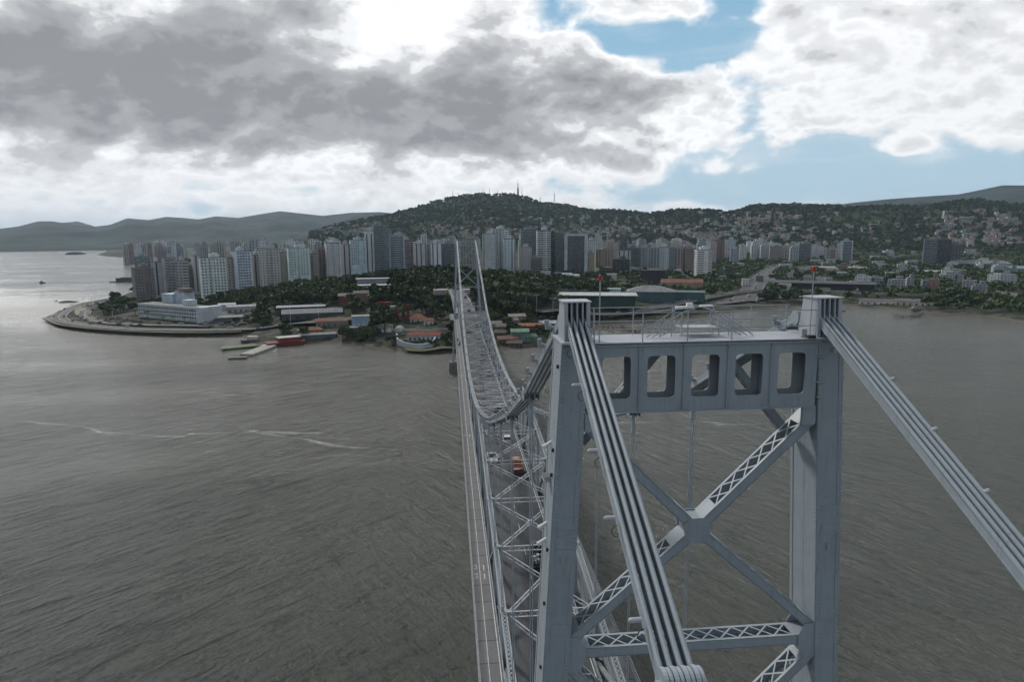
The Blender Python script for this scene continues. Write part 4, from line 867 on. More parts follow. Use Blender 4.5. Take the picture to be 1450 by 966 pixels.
bld(BT, 394, 409, 358, 900, 'grid', (.24, .22, .19), 'dull brown tower between the cream and the light blue towers', AT, .1, 14)
bld(BT, 406, 438, 351, 880, 'grid', (.38, .46, .56), 'light blue apartment tower in two joined halves', AT, .1, 16, notch=[(.42, .52, 2.0)], wins=([.08, .18, .3, .62, .74, .88], 11, 1.5, 1.2))
bld(BT, 437, 452, 359, 900, 'bay', (.22, .18, .15), 'brown tower right of the light blue tower', AT, .1, 14)
bld(BT, 450, 462, 353, 920, 'bay', (.20, .12, .11), 'dark red narrow tower', AT, 0, 14)
bld(BT, 460, 484, 344, 905, 'grid', (.40, .40, .39), 'off white tower with two columns of large dark square loggias', AT, .12, 16, notch=[(.2, .42, 1.2), (.56, .8, 1.2)], balc=[(.31, .2), (.68, .2)])
bld(BT, 483, 497, 346, 960, 'slit', (.30, .28, .27), 'grey beige tower beside the off white loggia tower', AT, .1, 14)
bld(BT, 495, 518, 340, 960, 'grid', (.32, .42, .46), 'pale turquoise tower with sloped stepped roof', AT, .1, 16, wins=([.1, .24, .38, .52, .9], 11, 1.5, 1.4), notch=[(.62, .8, 1.5)])
bld('office_tower', 517, 530, 327, 980, 'slit', (.46, .49, .52), 'white slab tower with a dark stripe, attached to the tallest teal tower', OT, 0, 16)
bld('office_tower', 528, 551, 319, 990, 'glass', TE, 'tallest teal glass tower on the left of the bridge with a pale top storey', OT, .1, 20)
bld('office_tower', 551, 573, 333, 1000, 'glass', (.30, .33, .37), 'dark glass tower with white piers and a gabled arch top', OT, .05, 18, frame=1.6)
bld(BT, 571, 585, 340, 1020, 'band', (.32, .28, .25), 'tan banded tower right of the arch topped tower', AT, .1, 14)
bld(BT, 587, 602, 345, 1010, 'slit', (.43, .43, .42), 'blank white tower, left one of a twin pair', AT, 0, 15)
bld(BT, 610, 625, 345, 1010, 'slit', (.43, .44, .44), 'blank white tower, right one of a twin pair', AT, 0, 15)
bld(BT, 600, 612, 347, 1030, 'bay', (.25, .24, .23), 'grey recessed block between the twin white towers', AT, 0, 12)
bld('office_tower', 624, 644, 345, 1030, 'glass', (.14, .16, .18), 'low dark glass tower just left of the far bridge tower', OT, .1, 15)
bld(BT, 652, 677, 338, 1080, 'bay', (.25, .24, .20), 'beige and green tower seen between the legs of the far bridge tower', AT, 0, 16, balc=[(.3, .2), (.7, .2)])
bld(BT, 683, 705, 331, 960, 'band', (.42, .46, .48), 'white tower with long balcony bands just right of the far bridge tower', AT, 0, 18, balc=[(.5, .7)])
bld(BT, 696, 724, 324, 985, 'bay', (.43, .46, .48), 'tall white stepped tower behind the banded white one', AT, .1, 18)
bld(BT, 712, 730, 338, 940, 'bay', (.38, .44, .46), 'pale tower with stacked bay balconies in front of the stepped tower', AT, .1, 14, balc=[(.35, .4)])
bld(BT, 735, 753, 350, 930, 'grid', (.30, .29, .28), 'shorter grey beige tower with vertical window strips', AT, .1, 15)
bld('office_tower', 737, 761, 325, 1020, 'glass', TE, 'grey green glass office tower with a dark sign box on its roof', OT, .05, 18)
bld('office_tower', 759, 780, 326, 960, 'band', (.45, .48, .51), 'white office tower with dark horizontal window bands', OT, .1, 16, notch=[(.12, .78, .6)])
bld('office_tower', 777, 788, 332, 975, 'dark', (.06, .065, .07), 'narrow black glass tower between two office towers', OT, 0, 14)
bld('office_tower', 786, 801, 329, 965, 'glass', (.15, .17, .17), 'dark grid facade office tower left of the white framed one', OT, 0, 16)
bld('office_tower', 799, 832, 331, 955, 'glass', (.10, .115, .12), 'broad office tower with a white frame round a dark window grid', OT, 0, 20, frame=4.5)
bld('office_block', 752, 767, 366, 900, 'glass', (.17, .17, .11), 'small olive green office block before the banded office tower', OT, 0, 10)
bld(BT, 831, 847, 340, 1150, 'grid', (.37, .38, .38), 'pale grey tower right of the white framed office tower', AT, .1, 14)
bld('yellow_block', 832, 842, 359, 960, 'grid', (.32, .27, .13), 'small bright yellow block at the foot of the office towers', AT, 0, 10)
bld('yellow_block', 842, 868, 354, 1050, 'bay', (.26, .20, .12), 'mustard yellow stepped apartment block', AT, .1, 16)
bld(BT, 853, 878, 343, 1250, 'grid', (.34, .30, .24), 'tan tower rising behind the mustard block', AT, 0, 16)
bld('office_tower', 877, 888, 332, 1250, 'dark', (.13, .15, .19), 'slim dark blue tower standing above its neighbours', OT, 0, 12)
bld('office_block', 866, 892, 367, 960, 'dark', (.05, .05, .055), 'black glass cube below the white roof box', OT, .1, 18)
bld('office_block', 874, 893, 355, 990, 'slit', (.42, .45, .5), 'white box shaped block above the black cube', OT, 0, 12, pent=0)
bld(BT, 887, 906, 351, 1080, 'glass', (.10, .14, .14), 'dark teal tower with a dark roof', AT, 0, 14)
_row = [(905, 922, 351, 'bay', (.25, .27, .28), 'grey tower with dark balcony slots'), (921, 933, 352, 'bay', (.23, .25, .27), 'slate grey slotted tower'), (932, 948, 350, 'grid', (.40, .42, .43), 'white gridded tower'), (947, 956, 351, 'band', (.18, .24, .25), 'teal banded tower'), (955, 968, 352, 'bay', (.28, .22, .19), 'brownish balcony tower'), (967, 971, 350, 'slit', (.36, .38, .38), 'very thin pale tower'), (970, 980, 352, 'band', (.24, .16, .11), 'orange brown banded tower'), (979, 986, 352, 'grid', (.30, .31, .32), 'grey end tower')]
for x0, x1, yt, st, c_, l_ in _row: bld(BT, x0, x1, yt, 1090+random.uniform(-8, 8), st, c_, l_ + ' in the long row left of the white slab tower', AT, random.uniform(-.04, .04), 15, group='towers in the long row')
bld('office_tower', 983, 1009, 354, 985, 'band', (.52, .55, .57), 'bright white slab tower with faint floor lines right of the long row', OT, .25, 16)
for x0, x1, yt, d_, st, c_, l_ in [(1003, 1012, 343, 1600, 'grid', PK, 'pink block high behind the white slab tower'), (1010, 1026, 341, 1550, 'grid', RD, 'red brown block behind the white slab tower'), (1024, 1041, 339, 1700, 'grid', (.3, .36, .38), 'pale turquoise block near the hill foot'), (1033, 1047, 353, 1450, 'grid', (.24, .28, .34), 'blue grey block beside the avenue'),
    (1047, 1057, 352, 1600, 'grid', (.40, .37, .30), 'cream block next to the blue grey block'), (1056, 1068, 342, 1750, 'grid', WH, 'white tower left of a taller white twin'), (1068, 1080, 339, 1750, 'grid', (.42, .43, .42), 'taller white tower right of its twin'), (1077, 1089, 346, 1650, 'grid', (.4, .41, .4), 'white tower before the brown block'), (1088, 1107, 349, 1620, 'grid', (.22, .17, .16), 'brown cube shaped block'),
    (1105, 1121, 348, 1650, 'bay', (.38, .34, .28), 'cream block right of the brown cube'), (1119, 1131, 349, 1560, 'bay', (.33, .38, .38), 'pale grey green block left of the dark grey one'), (1129, 1148, 345, 1570, 'glass', (.15, .16, .17), 'dark grey rectangular block'), (1147, 1160, 348, 1700, 'grid', (.45, .43, .44), 'white turreted block right of the dark grey one'), (1158, 1170, 350, 1720, 'grid', (.40, .36, .36), 'pinkish white block near the hill foot'),
    (1169, 1185, 352, 1640, 'grid', (.27, .22, .19), 'tan block left of the white framed blue tower'), (1176, 1192, 343, 1780, 'glass', (.10, .20, .22), 'teal glass block behind the tan one'), (1190, 1207, 341, 1600, 'glass', (.20, .25, .30), 'blue tower with white frame near the hill foot'), (1306, 1327, 339, 1500, 'glass', (.16, .19, .19), 'grey green office tower standing alone on the right'), (1325, 1346, 339, 1520, 'dark', (.07, .08, .09), 'dark office tower joined to the grey green one'), (1344, 1361, 346, 1540, 'bay', (.16, .15, .16), 'dark striped block right of the dark office tower')]:
    bld('city_block', x0, x1, yt, d_, st, c_, l_, 'city block', random.uniform(-.1, .2), None, far=x1-x0 < 14, frame=(2.2 if 'frame' in l_ else None))
# rows of further buildings, each with its own place in its row
def row(n, x0, x1, d0, d1, y0, y1, styles, cols_, w0, w1, group, what, names=('city_block', 'city block'), hr=None):
    xs = sorted(random.uniform(x0, x1) for _ in range(n)) if n > (x1-x0)/12 else [x0+(x1-x0)*(i+random.uniform(.2, .8))/n for i in range(n)]
    for i, x in enumerate(xs):
        w_ = random.uniform(w0, w1); c_, cn = random.choice(cols_); j = random.uniform(.86, 1.1); c_ = tuple(v*j for v in c_)
        dd = random.uniform(d0, d1); yt = random.uniform(y0, y1)
        if hr: gx, gy = at(x, dd); yt = 331+(CZ-h1(gx, gy)-random.uniform(*hr))*944/dd
        bld(names[0], x-w_/2, x+w_/2, yt, dd, random.choice(styles), c_, f'{cn} {what}, {ordw(i)} from left in {group}', names[1], random.uniform(-.25, .35), far=True, group=group)
NC = [(WH, 'white'), (LG, 'pale grey'), (BG, 'beige'), (GR, 'grey'), (PK, 'pinkish'), ((.25, .29, .32), 'blue grey'), (WH, 'white'), ((.42, .40, .36), 'cream')]
row(76, 176, 432, 2060, 2300, 341, 350, ['grid', 'bay', 'slit', 'bay'], NC+[((.26, .14, .13), 'red brown')], 6, 10, 'the far waterfront row', 'tower block')
row(36, 330, 520, 1250, 1600, 338, 350, ['grid', 'bay', 'band'], NC, 9, 15, 'the second row left of the bridge', 'apartment block')
row(38, 555, 850, 1180, 1500, 331, 345, ['grid', 'bay', 'band'], NC, 8, 14, 'the second row around the far bridge tower', 'apartment block')
row(44, 838, 1010, 1250, 1750, 337, 349, ['grid', 'bay', 'band'], NC+[(YE, 'mustard')], 8, 14, 'the crowded middle of town', 'apartment block')
row(44, 1005, 1212, 1650, 2000, 341, 351, ['grid', 'bay'], NC, 7, 12, 'the row at the foot of the hill', 'block')
LC = NC + [(TE, 'teal'), (GR, 'dull grey'), (DKG, 'dark grey'), ((.22, .12, .09), 'tile brown')]
row(60, 1010, 1440, 1150, 1900, 358, 372, ['low', 'grid'], LC, 9, 22, 'the flat quarter on the right', 'low building', ('low_building', 'low building'), (3.5, 9))
row(26, 1000, 1440, 860, 1100, 386, 398, ['low', 'grid'], LC, 10, 24, 'the strip behind the flyover', 'low building', ('low_building', 'low building'), (3.5, 9))
row(30, 838, 1010, 960, 1200, 372, 390, ['low', 'grid'], LC, 8, 16, 'the blocks below the long row', 'low building', ('low_building', 'low building'), (3.5, 9))
row(22, 330, 560, 1000, 1180, 350, 360, ['grid', 'bay'], NC, 8, 14, 'the roofs showing over the park wood', 'block')

# low buildings placed one by one; walls, roof, openings
def house(name, px, pb, w_, d_, h_, wc, rc, label, cat='house', rot=0.0, gable=True, roofh=2.0, doors=3, dcol=(.08, .12, .2), ol=.5, lift=0.0):
    x, y, z, D = hit(px, pb); azm = math.atan2(x, y); cx_, cy_ = x+math.sin(azm)*d_/2, y+math.cos(azm)*d_/2; z = min(z, h1(cx_, cy_))-.3+lift
    o = tag(empty(name, (cx_, cy_, z), -azm+rot), label, cat); FOOT.append((cx_, cy_, max(w_, d_)*.6+2))
    mb = MB(); mb.box(0, 0, h_/2, w_, d_, h_); mb.build('wall', PLAIN, o, color=(*wc, 1))
    mb = MB(); a, b = w_/2+ol, d_/2+ol
    if gable == 'hip':
        r_ = max(0, w_/2-d_/2); P_ = [(-a, -b, h_), (a, -b, h_), (a, b, h_), (-a, b, h_)]; mb.quad(P_[0], P_[1], (r_, 0, h_+roofh), (-r_, 0, h_+roofh)); mb.quad(P_[2], P_[3], (-r_, 0, h_+roofh), (r_, 0, h_+roofh)); mb.poly([P_[1], P_[2], (r_, 0, h_+roofh)]); mb.poly([P_[3], P_[0], (-r_, 0, h_+roofh)]); mb.poly(P_[::-1])
    elif gable:
        mb.hexa([(-a, -b, h_-.1), (a, -b, h_-.1), (a, 0, h_+roofh-.1), (-a, 0, h_+roofh-.1), (-a, -b, h_+.1), (a, -b, h_+.1), (a, 0, h_+roofh+.1), (-a, 0, h_+roofh+.1)]); mb.hexa([(a, b, h_-.1), (-a, b, h_-.1), (-a, 0, h_+roofh-.1), (a, 0, h_+roofh-.1), (a, b, h_+.1), (-a, b, h_+.1), (-a, 0, h_+roofh+.1), (a, 0, h_+roofh+.1)])
    else: mb.box(0, 0, h_+.2, w_+ol, d_+ol, .4)
    mb.build('roof', ROOFC if rc != 'tile' else TILE, o, color=(*(rc if rc != 'tile' else (.3, .1, .06)), 1))
    for k in range(doors):
        mb = MB(); xx = -w_/2+w_*(k+.5)/doors; hh = min(2.2, h_*.6); mb.box(xx, -d_/2-.04, hh/2+.1+(h_-hh)*.15, min(1.5, w_/doors*.4), .12, hh); mb.build('window' if k % 3 else 'door', PLAIN, o, color=(*dcol, 1))
    return o
W_, TL = (.50, .52, .53), 'tile'
house('colonial_house', 603, 482, 24, 7, 3.4, W_, TL, 'long white colonial house with blue doors and a clay tile roof by the shore wall', rot=.0, doors=8, dcol=(.04, .09, .20), roofh=2.2)
house('villa', 592, 457, 12, 9, 3.5, (.42, .36, .33), TL, 'small villa with red hipped roof on the lawn above the colonial house', gable='hip', roofh=3)
house('villa', 607, 460, 7, 6, 3, W_, TL, 'little white annex with tile roof beside the lawn villa', doors=2)
house('boathouse', 512, 464, 14, 10, 8.5, (.28, .36, .46), (.22, .22, .21), 'blue and white boxy waterside building left of the big tree', gable=False, doors=4, dcol=(.5, .52, .55))
house('pavilion', 529, 411, 34, 12, 4.5, (.20, .22, .24), (.42, .44, .47), 'long flat roofed white modern pavilion in the park wood', gable=False, doors=9, dcol=(.03, .04, .05), ol=3)
house('pavilion', 529, 406, 30, 9, 7.5, (.24, .26, .28), (.40, .42, .45), 'upper storey pavilion with white roof edge in the park wood', gable=False, doors=8, dcol=(.03, .04, .05), ol=2)
house('old_house', 492, 434, 14, 9, 9, (.16, .05, .045), (.15, .12, .11), 'dark red three storey house among the park trees', gable=True, doors=5)
house('old_house', 512, 432, 12, 9, 10, (.20, .15, .12), (.10, .09, .08), 'tan three storey house beside the dark red house', doors=5)
house('workshop', 543, 437, 10, 7, 5, (.26, .028, .025), (.22, .025, .023), 'bright red boxy workshop on the slope above the big tree', gable=False, doors=2, dcol=(.5, .5, .5))
house('workshop', 560, 442, 8, 6, 4.5, (.25, .30, .34), (.3, .3, .32), 'small grey blue hut right of the red workshop', gable=False, doors=2)
house('shed', 478, 462, 16, 8, 4.2, (.22, .20, .17), (.16, .09, .07), 'tan shed with brown roof at the roadside', doors=4)
house('shed', 439, 474, 17, 7, 3.6, (.25, .12, .05), (.22, .09, .05), 'orange kiosk with yellow trim near the dock', gable='hip', doors=5, dcol=(.4, .3, .1))
house('shed', 467, 462, 20, 8, 4, (.30, .25, .2), TL, 'long roadside bar with brick red roof and white gable', doors=5)
house('shed', 497, 474, 14, 9, 5, (.12, .14, .17), (.16, .17, .18), 'dark grey waterside shed by the trees', gable=False, doors=3)
house('shed', 450, 482, 26, 10, 4, (.09, .10, .11), (.13, .14, .15), 'low black roofed shed behind the red barge', gable=False, doors=4)
house('warehouse', 443, 452, 46, 20, 5, (.06, .07, .08), (.12, .13, .14), 'large hall with sloping grey green roof beside the coast road', gable=True, roofh=2.6, doors=6, dcol=(.02, .02, .03))
house('warehouse', 427, 445, 36, 14, 6, (.05, .055, .06), (.24, .25, .27), 'long dark hall with a thin white flat roof', gable=False, doors=8, dcol=(.02, .02, .02), ol=3)
house('warehouse', 345, 442, 26, 10, 5, (.36, .38, .38), (.28, .29, .3), 'grey white roofed shed right of the white hotel', gable=True, roofh=1.2, doors=6)
house('warehouse', 322, 441, 14, 10, 6, (.42, .44, .46), (.32, .34, .36), 'small white shed next to the hotel end wall', gable=True, roofh=1.2, doors=3)
house('petrol_station', 330, 455, 22, 10, 3.6, (.12, .12, .13), (.20, .21, .22), 'dark canopy roof on the road corner right of the hotel', gable=True, roofh=1.0, doors=3)
for px, pb, w_, d_, h_, wc, rc, lb in [(702, 468, 8, 7, 5, (.26, .36, .42), (.18, .16, .15), 'pale blue shore house just right of the bridge truss'), (711, 470, 9, 7, 4, (.12, .22, .30), (.17, .12, .10), 'deep blue shore house beside the pale blue one'), (722, 463, 11, 8, 5, (.18, .16, .15), (.16, .13, .12), 'grey house with brown roof under the trees'),
    (731, 459, 13, 9, 6, (.22, .2, .19), (.22, .19, .17), 'house with broad pale brown roof above the orange roofed one'), (750, 472, 17, 8, 5.5, (.18, .12, .11), (.25, .085, .05), 'long house with orange red roof and pink wall near the beach'), (736, 484, 12, 8, 7, (.12, .22, .17), (.14, .24, .19), 'mint green stepped house on the beach bank'), (748, 485, 10, 8, 4, (.10, .16, .13), (.09, .15, .12), 'lower green terrace house beside the mint green one'),
    (718, 487, 14, 8, 3.5, (.14, .09, .06), (.16, .09, .07), 'brown shack on the beach bank under the truss'), (728, 492, 10, 6, 3, (.08, .05, .04), (.13, .09, .08), 'dark stilted shack at the water edge'), (708, 479, 8, 6, 4, (.10, .07, .05), (.13, .09, .07), 'small brown hut behind the beach shacks'), (774, 465, 16, 9, 4, (.34, .36, .38), (.34, .37, .4), 'white roofed house left of the tower head'),
    (763, 402, 22, 9, 5, (.36, .35, .34), (.30, .27, .24), 'long white building with many window bays above the wooded slope'), (738, 404, 10, 8, 4, (.26, .22, .2), (.24, .2, .18), 'tan house left of the long white building'), (773, 396, 12, 10, 10, (.36, .38, .44), (.28, .3, .33), 'lilac white cube house on the slope'), (791, 399, 10, 9, 11, (.06, .06, .07), (.1, .1, .1), 'black walled house right of the lilac cube'),
    (803, 400, 12, 9, 10, (.30, .36, .38), (.25, .3, .32), 'pale teal house with flat roof'), (813, 402, 11, 9, 10, (.36, .40, .42), (.3, .33, .35), 'white teal house right of the pale teal one'), (838, 404, 18, 10, 6, (.22, .17, .16), (.27, .16, .14), 'house with dull red pitched roof above the glass hall'), (866, 398, 12, 9, 9, (.40, .41, .41), (.33, .33, .33), 'small white cube house under the black glass cube'),
    (866, 419, 18, 10, 7, (.38, .46, .46), (.35, .42, .42), 'white block with a strip window behind the red beacon'), (842, 412, 14, 9, 5, (.26, .25, .2), (.28, .26, .22), 'cream house left of the white strip window block'), (811, 411, 13, 9, 5, (.25, .25, .25), (.27, .26, .27), 'grey roofed house on the wooded slope'), (853, 424, 20, 10, 4, (.2, .21, .21), (.26, .27, .27), 'grey shed roof before the cream house')]:
    house('house' if 'shack' not in lb else 'shack', px, pb, w_, d_, h_, wc, rc, lb, 'house', random.uniform(-.2, .3), gable=(False if ('cube' in lb or 'block' in lb or 'black' in lb) else True), roofh=1.8, doors=random.choice((2, 3, 4)))
house('mall', 846, 436, 66, 30, 11, (.03, .06, .052), (.36, .38, .39), 'long dark green hall with a bright white roof edge behind the left tower head', 'hall', gable=False, doors=12, dcol=(.02, .05, .045), ol=4)
house('stadium_hall', 921, 429, 46, 28, 11, (.055, .10, .11), (.17, .18, .19), 'curved blue green walled bus terminal with grey domed roofs', 'hall', gable='hip', roofh=5, doors=0)
house('stadium_hall', 970, 428, 38, 22, 10, (.05, .11, .11), (.09, .13, .13), 'teal walled hall right of the bus terminal', 'hall', gable=False, doors=0)
house('market_hall', 965, 410, 48, 18, 8, (.28, .22, .16), (.17, .07, .05), 'old market hall with a long terracotta roof and cream walls', 'hall', doors=8, dcol=(.1, .1, .1), roofh=4)
house('office_slab', 925, 402, 30, 16, 17, (.035, .035, .04), (.05, .05, .05), 'black low office slab at the foot of the long row', 'hall', gable=False, doors=0)
house('exhibition_hall', 1165, 412, 110, 45, 9, (.025, .027, .03), (.045, .045, .05), 'huge low black roofed exhibition hall with pale square vents', 'hall', gable=False, doors=10, dcol=(.06, .06, .06), ol=5)
house('exhibition_hall', 1185, 384, 90, 20, 6, (.22, .21, .2), (.30, .29, .27), 'long pale hall behind the black exhibition hall', 'hall', gable=True, doors=8)
house('green_hall', 1385, 380, 100, 30, 9, (.14, .17, .17), (.16, .19, .185), 'long pale green barrel roofed hall far on the right', 'hall', gable='hip', roofh=6, doors=6)
house('green_hall', 1440, 388, 50, 25, 9, (.17, .21, .2), (.17, .23, .22), 'turquoise roofed hall at the right edge', 'hall', gable=True, roofh=4, doors=5)
house('fair_hall', 1320, 389, 40, 18, 5, (.25, .25, .25), (.28, .29, .30), 'low hall with a pale roof below the lone office towers', 'hall', gable=True, doors=5)
house('club_house', 1243, 432, 34, 8, 4.6, (.50, .50, .47), (.13, .12, .12), 'long white waterside house with six dark openings, left one of the shore pair', 'house', doors=6, dcol=(.03, .03, .035), roofh=1.5)
house('club_house', 1293, 433, 32, 8, 4.6, (.46, .44, .40), (.15, .13, .12), 'long white waterside house with brown roof, right one of the shore pair', 'house', doors=6, dcol=(.04, .04, .04), roofh=1.5)
# pale square vents on the exhibition hall are parts of it
ex = [o for o in bpy.data.objects if o.name == 'exhibition_hall'][0]
for a, b in ((-30, 5), (0, -8), (28, 2), (42, 12)): mb = MB(); mb.box(a, b, 9.9, 7, 6, 1.2); mb.build('roof_vent', PLAIN, ex, color=(.25, .25, .24, 1))
# hotel on the headland
hx = tag(empty('hotel'), 'white three storey hotel slab with long window rows on the headland', 'hotel'); A = np.array(on_z(197, 452, 4)); B = np.array(on_z(280, 460, 4)); Cc = np.array(on_z(303, 453, 4))
dv = B-A; Lh = float(np.linalg.norm(dv)); ang = math.atan2(dv[1], dv[0]); hx.location = (*((A+B)/2), 3.4); hx.rotation_euler = (0, 0, ang); HD = 15.0; HH = 14.5
c2 = (A+B)/2 + np.array([-dv[1], dv[0]])/Lh*HD/2; FOOT.append((c2[0], c2[1], Lh*.42)); 
for q in (-.3, .3): FOOT.append((c2[0]+dv[0]*q, c2[1]+dv[1]*q, Lh*.25))
mb = MB(); mb.box(0, HD/2, HH/2, Lh, HD, HH); mb.build('wall', PLAIN, hx, color=(.44, .49, .52, 1))
mb = MB(); mb.box(0, HD/2, HH+.02, Lh-.8, HD-.8, .3); mb.build('roof', ROOFM, hx)
mb = MB(); mb.box(0, -.2, HH-.3, Lh+.4, .5, .9); mb.box(0, -.15, HH-11.6, Lh+.3, .4, .5); mb.build('cornice', PLAIN, hx, color=(.5, .54, .56, 1))
nc = 24
for r_ in range(4):
    for k in range(nc): add_window(hx, -Lh/2+Lh*(k+.6)/(nc+.2), -.03, HH-2.6-r_*3.0, Lh/nc*.55, 1.5)
mb = MB(); mb.box(Lh/2+4, HD/2+1, HH/2+.3, 8, HD+4, HH+.6); mb.build('end_wing', PLAIN, hx, color=(.46, .50, .53, 1))
mb = MB(); mb.box(Lh/2-4.5, -1.05, HH-2.6, 2.2, .3, 1.0); mb.box(Lh/2-4.9, -1.05, HH-2.0, 1.0, .3, .7); mb.build('wall_emblem', DARK, hx)
for (a, b, w_, d_, h_, nm, cc) in ((-Lh*.24, HD+5, 15, 12, 22, 'stair_tower', (.38, .45, .52)), (-Lh*.08, HD+7, 14, 10, 24, 'rear_wing', (.40, .47, .55)), (Lh*.24, HD*.6, 9, 7, HH+4.5, 'roof_room', (.44, .49, .53))): mb = MB(); mb.box(a, b, h_/2, w_, d_, h_); mb.box(a, b, h_+.2, w_+.8, d_+.8, .4); mb.build(nm, PLAIN, hx, color=(*cc, 1))
mb = MB(); mb.box(-Lh*.05, HD+7, 26.2, 15, 11, 2.4, taper=.7); mb.build('dark_roof', ROOFC, hx, color=(.10, .06, .055, 1))
# curved white fort wall, terrace wall and domes by the colonial house
def wall_line(pts, h_, t_, name, label, cat, colr, lift=-1.0, pxl=True):
    mb = MB(); Q = [hit(*p)[:3] if pxl else p for p in pts]
    for a, b in zip(Q[:-1], Q[1:]): mb.beam((a[0], a[1], a[2]+h_/2+lift), (b[0], b[1], b[2]+h_/2+lift), t_, h_)
    return tag(mb.build(name, PLAIN, color=(*colr, 1)), label, cat)
wall_line([(562, 481), (563, 489), (572, 494), (586, 497), (600, 497), (612, 494), (617, 486)], 5.5, 1.0, 'shore_wall', 'curved pale blue white fort wall below the colonial house', 'wall', (.36, .40, .43))
wall_line([(540, 469), (570, 470), (610, 471), (654, 468)], 3.2, .6, 'garden_wall', 'long pale garden wall behind the colonial house', 'wall', (.36, .34, .32))
wall_line([(532, 473), (532, 466), (545, 465), (556, 466)], 4.0, .8, 'garden_wall', 'white stepped terrace wall under the big tree', 'wall', (.48, .48, .48))
wall_line([(622, 453), (640, 451), (650, 452)], 3.0, 4.0, 'lookout_terrace', 'pale concrete lookout terrace beside the far bridge tower', 'terrace', (.42, .41, .39))
wall_line([(640, 411), (655, 409), (700, 409), (720, 411), (745, 413)], 5, 3, 'retaining_wall', 'long pale retaining wall along the slope beyond the far bridge tower', 'wall', (.34, .31, .30))
x, y, z, D = hit(566, 469); mb = MB(); n = 16
for (ox, rr) in ((0, 4.2), (-8, 2.6), (-13, 2.2)):
    for i in range(n):
        for j in range(5):
            def sp(i, j): a = 2*PI*i/n; e = (PI/2)*j/5; return (x+ox+rr*math.cos(a)*math.cos(e), y+rr*math.sin(a)*math.cos(e), z-.5+rr*math.sin(e)*1.1)
            mb.quad(sp(i, j), sp(i+1, j), sp(i+1, j+1), sp(i, j+1))
    if rr > 4: tag(mb.build('tent_dome', PLAIN, color=(.46, .45, .43, 1), smooth=True), 'white rounded dome beside the big tree', 'dome'); mb = MB()
tag(mb.build('low_dome', PLAIN, color=(.5, .49, .47, 1), smooth=True), 'pair of low white humps under the big tree', 'dome')
# red shipyard pillars
for k, (px, pb) in enumerate(((563, 453), (571, 453), (578, 453))):
    x, y, z, D = hit(px, pb); mb = MB(); mb.box(x, y, z+5, 2.4, 2.4, 11+k, taper=.55); mb.box(x, y, z+10.2+k*.5, 1.8, 1.8, 1.0); tag(mb.build('chimney', PLAIN, color=(.16, .022, .022, 1)), f'{ORD[k]} from the left of the three dark red tapering stacks by the villa', 'chimney')
# docks, barge, piers
def quay(name, pts, h_, w_, mats, label, cat, colr=None):
    Q = [on_z(*p) for p in pts]; mb = MB()
    for a, b in zip(Q[:-1], Q[1:]): mb.beam((a[0], a[1], h_/2), (b[0], b[1], h_/2), w_, h_)
    return tag(mb.build(name, mats, color=(*(colr or (.3, .3, .3)), 1)), label, cat)
quay('concrete_dock', [(349, 505), (362, 500), (378, 494), (386, 489)], 1.6, 9, CONC, 'grey concrete dock reaching out from the headland shore', 'dock')
quay('concrete_dock', [(324, 509), (350, 508)], 1.3, 5, CONCD, 'dark low dock head at the outer end of the concrete dock', 'dock')
x, y = on_z(330, 495, 0); mb = MB(); mb.box(x+3, y+4, .6, 26, 12, 1.8, .5, taper=.85); tag(mb.build('grass_bank', LEAF), 'small green bank left of the concrete dock', 'bank')
bg_ = tag(empty('barge'), 'long dark red barge with pale flat roof moored at the dock', 'barge'); A = np.array(on_z(376, 491)); B = np.array(on_z(430, 486)); c_ = (A+B)/2; an = math.atan2(*(B-A)[::-1]); L = float(np.linalg.norm(B-A)); bg_.location = (c_[0], c_[1], 0); bg_.rotation_euler = (0, 0, an)
mb = MB(); mb.hexa([(-L/2+2, -5, -1), (L/2-1, -5, -1), (L/2-1, 5, -1), (-L/2+2, 5, -1), (-L/2, -5.5, 2.6), (L/2, -5.5, 2.6), (L/2, 5.5, 2.6), (-L/2, 5.5, 2.6)]); mb.build('hull', PLAIN, bg_, color=(.17, .03, .025, 1))
mb = MB(); mb.box(L*.1, 0, 4.0, L*.55, 8, 2.6); mb.build('cabin', PLAIN, bg_, color=(.20, .05, .04, 1)); mb = MB(); mb.box(L*.1, 0, 5.5, L*.6, 9.5, .35); mb.build('cabin_roof', PLAIN, bg_, color=(.40, .38, .36, 1))
b2 = tag(empty('barge'), 'short dark workboat with white deckhouse between dock and red barge', 'barge'); x, y = on_z(362, 486); b2.location = (x, y+4, 0); mb = MB(); mb.box(0, 0, .9, 20, 6, 2.4, taper=1.05); mb.build('hull', PLAIN, b2, color=(.10, .09, .09, 1)); mb = MB(); mb.box(-3, 0, 3.2, 7, 4, 2.4); mb.build('deckhouse', PLAIN, b2, color=(.46, .46, .46, 1))
# timber finger pier behind the railing and the sunken one at the right
def finger(pts, label):
    o = tag(empty('timber_pier'), label, 'pier'); Q = [on_z(*p) for p in pts]; mb = MB(); mp = MB()
    for a, b in zip(Q[:-1], Q[1:]):
        mb.beam((a[0], a[1], 1.6), (b[0], b[1], 1.6), 2.6, .3); L = math.hypot(a[0]-b[0], a[1]-b[1])
        for k in range(int(L/4)+1):
            f = k*4/L
            for s_ in (-1.1, 1.1): mp.tube((a[0]+(b[0]-a[0])*f, a[1]+(b[1]-a[1])*f+s_, -.5), (a[0]+(b[0]-a[0])*f, a[1]+(b[1]-a[1])*f+s_, 2.4), .16, 6)
    mb.build('planking', BARK, o); tag(mp.build('piles', BARK, o), kind='stuff')
finger([(848, 466), (868, 465.5), (885, 467), (900, 471), (906, 472)], 'curving timber pier with piles seen through the tower railing')
finger([(1306, 446.5), (1290, 450), (1278, 450.5), (1267, 449)], 'bent dark timber pier by the right shore')
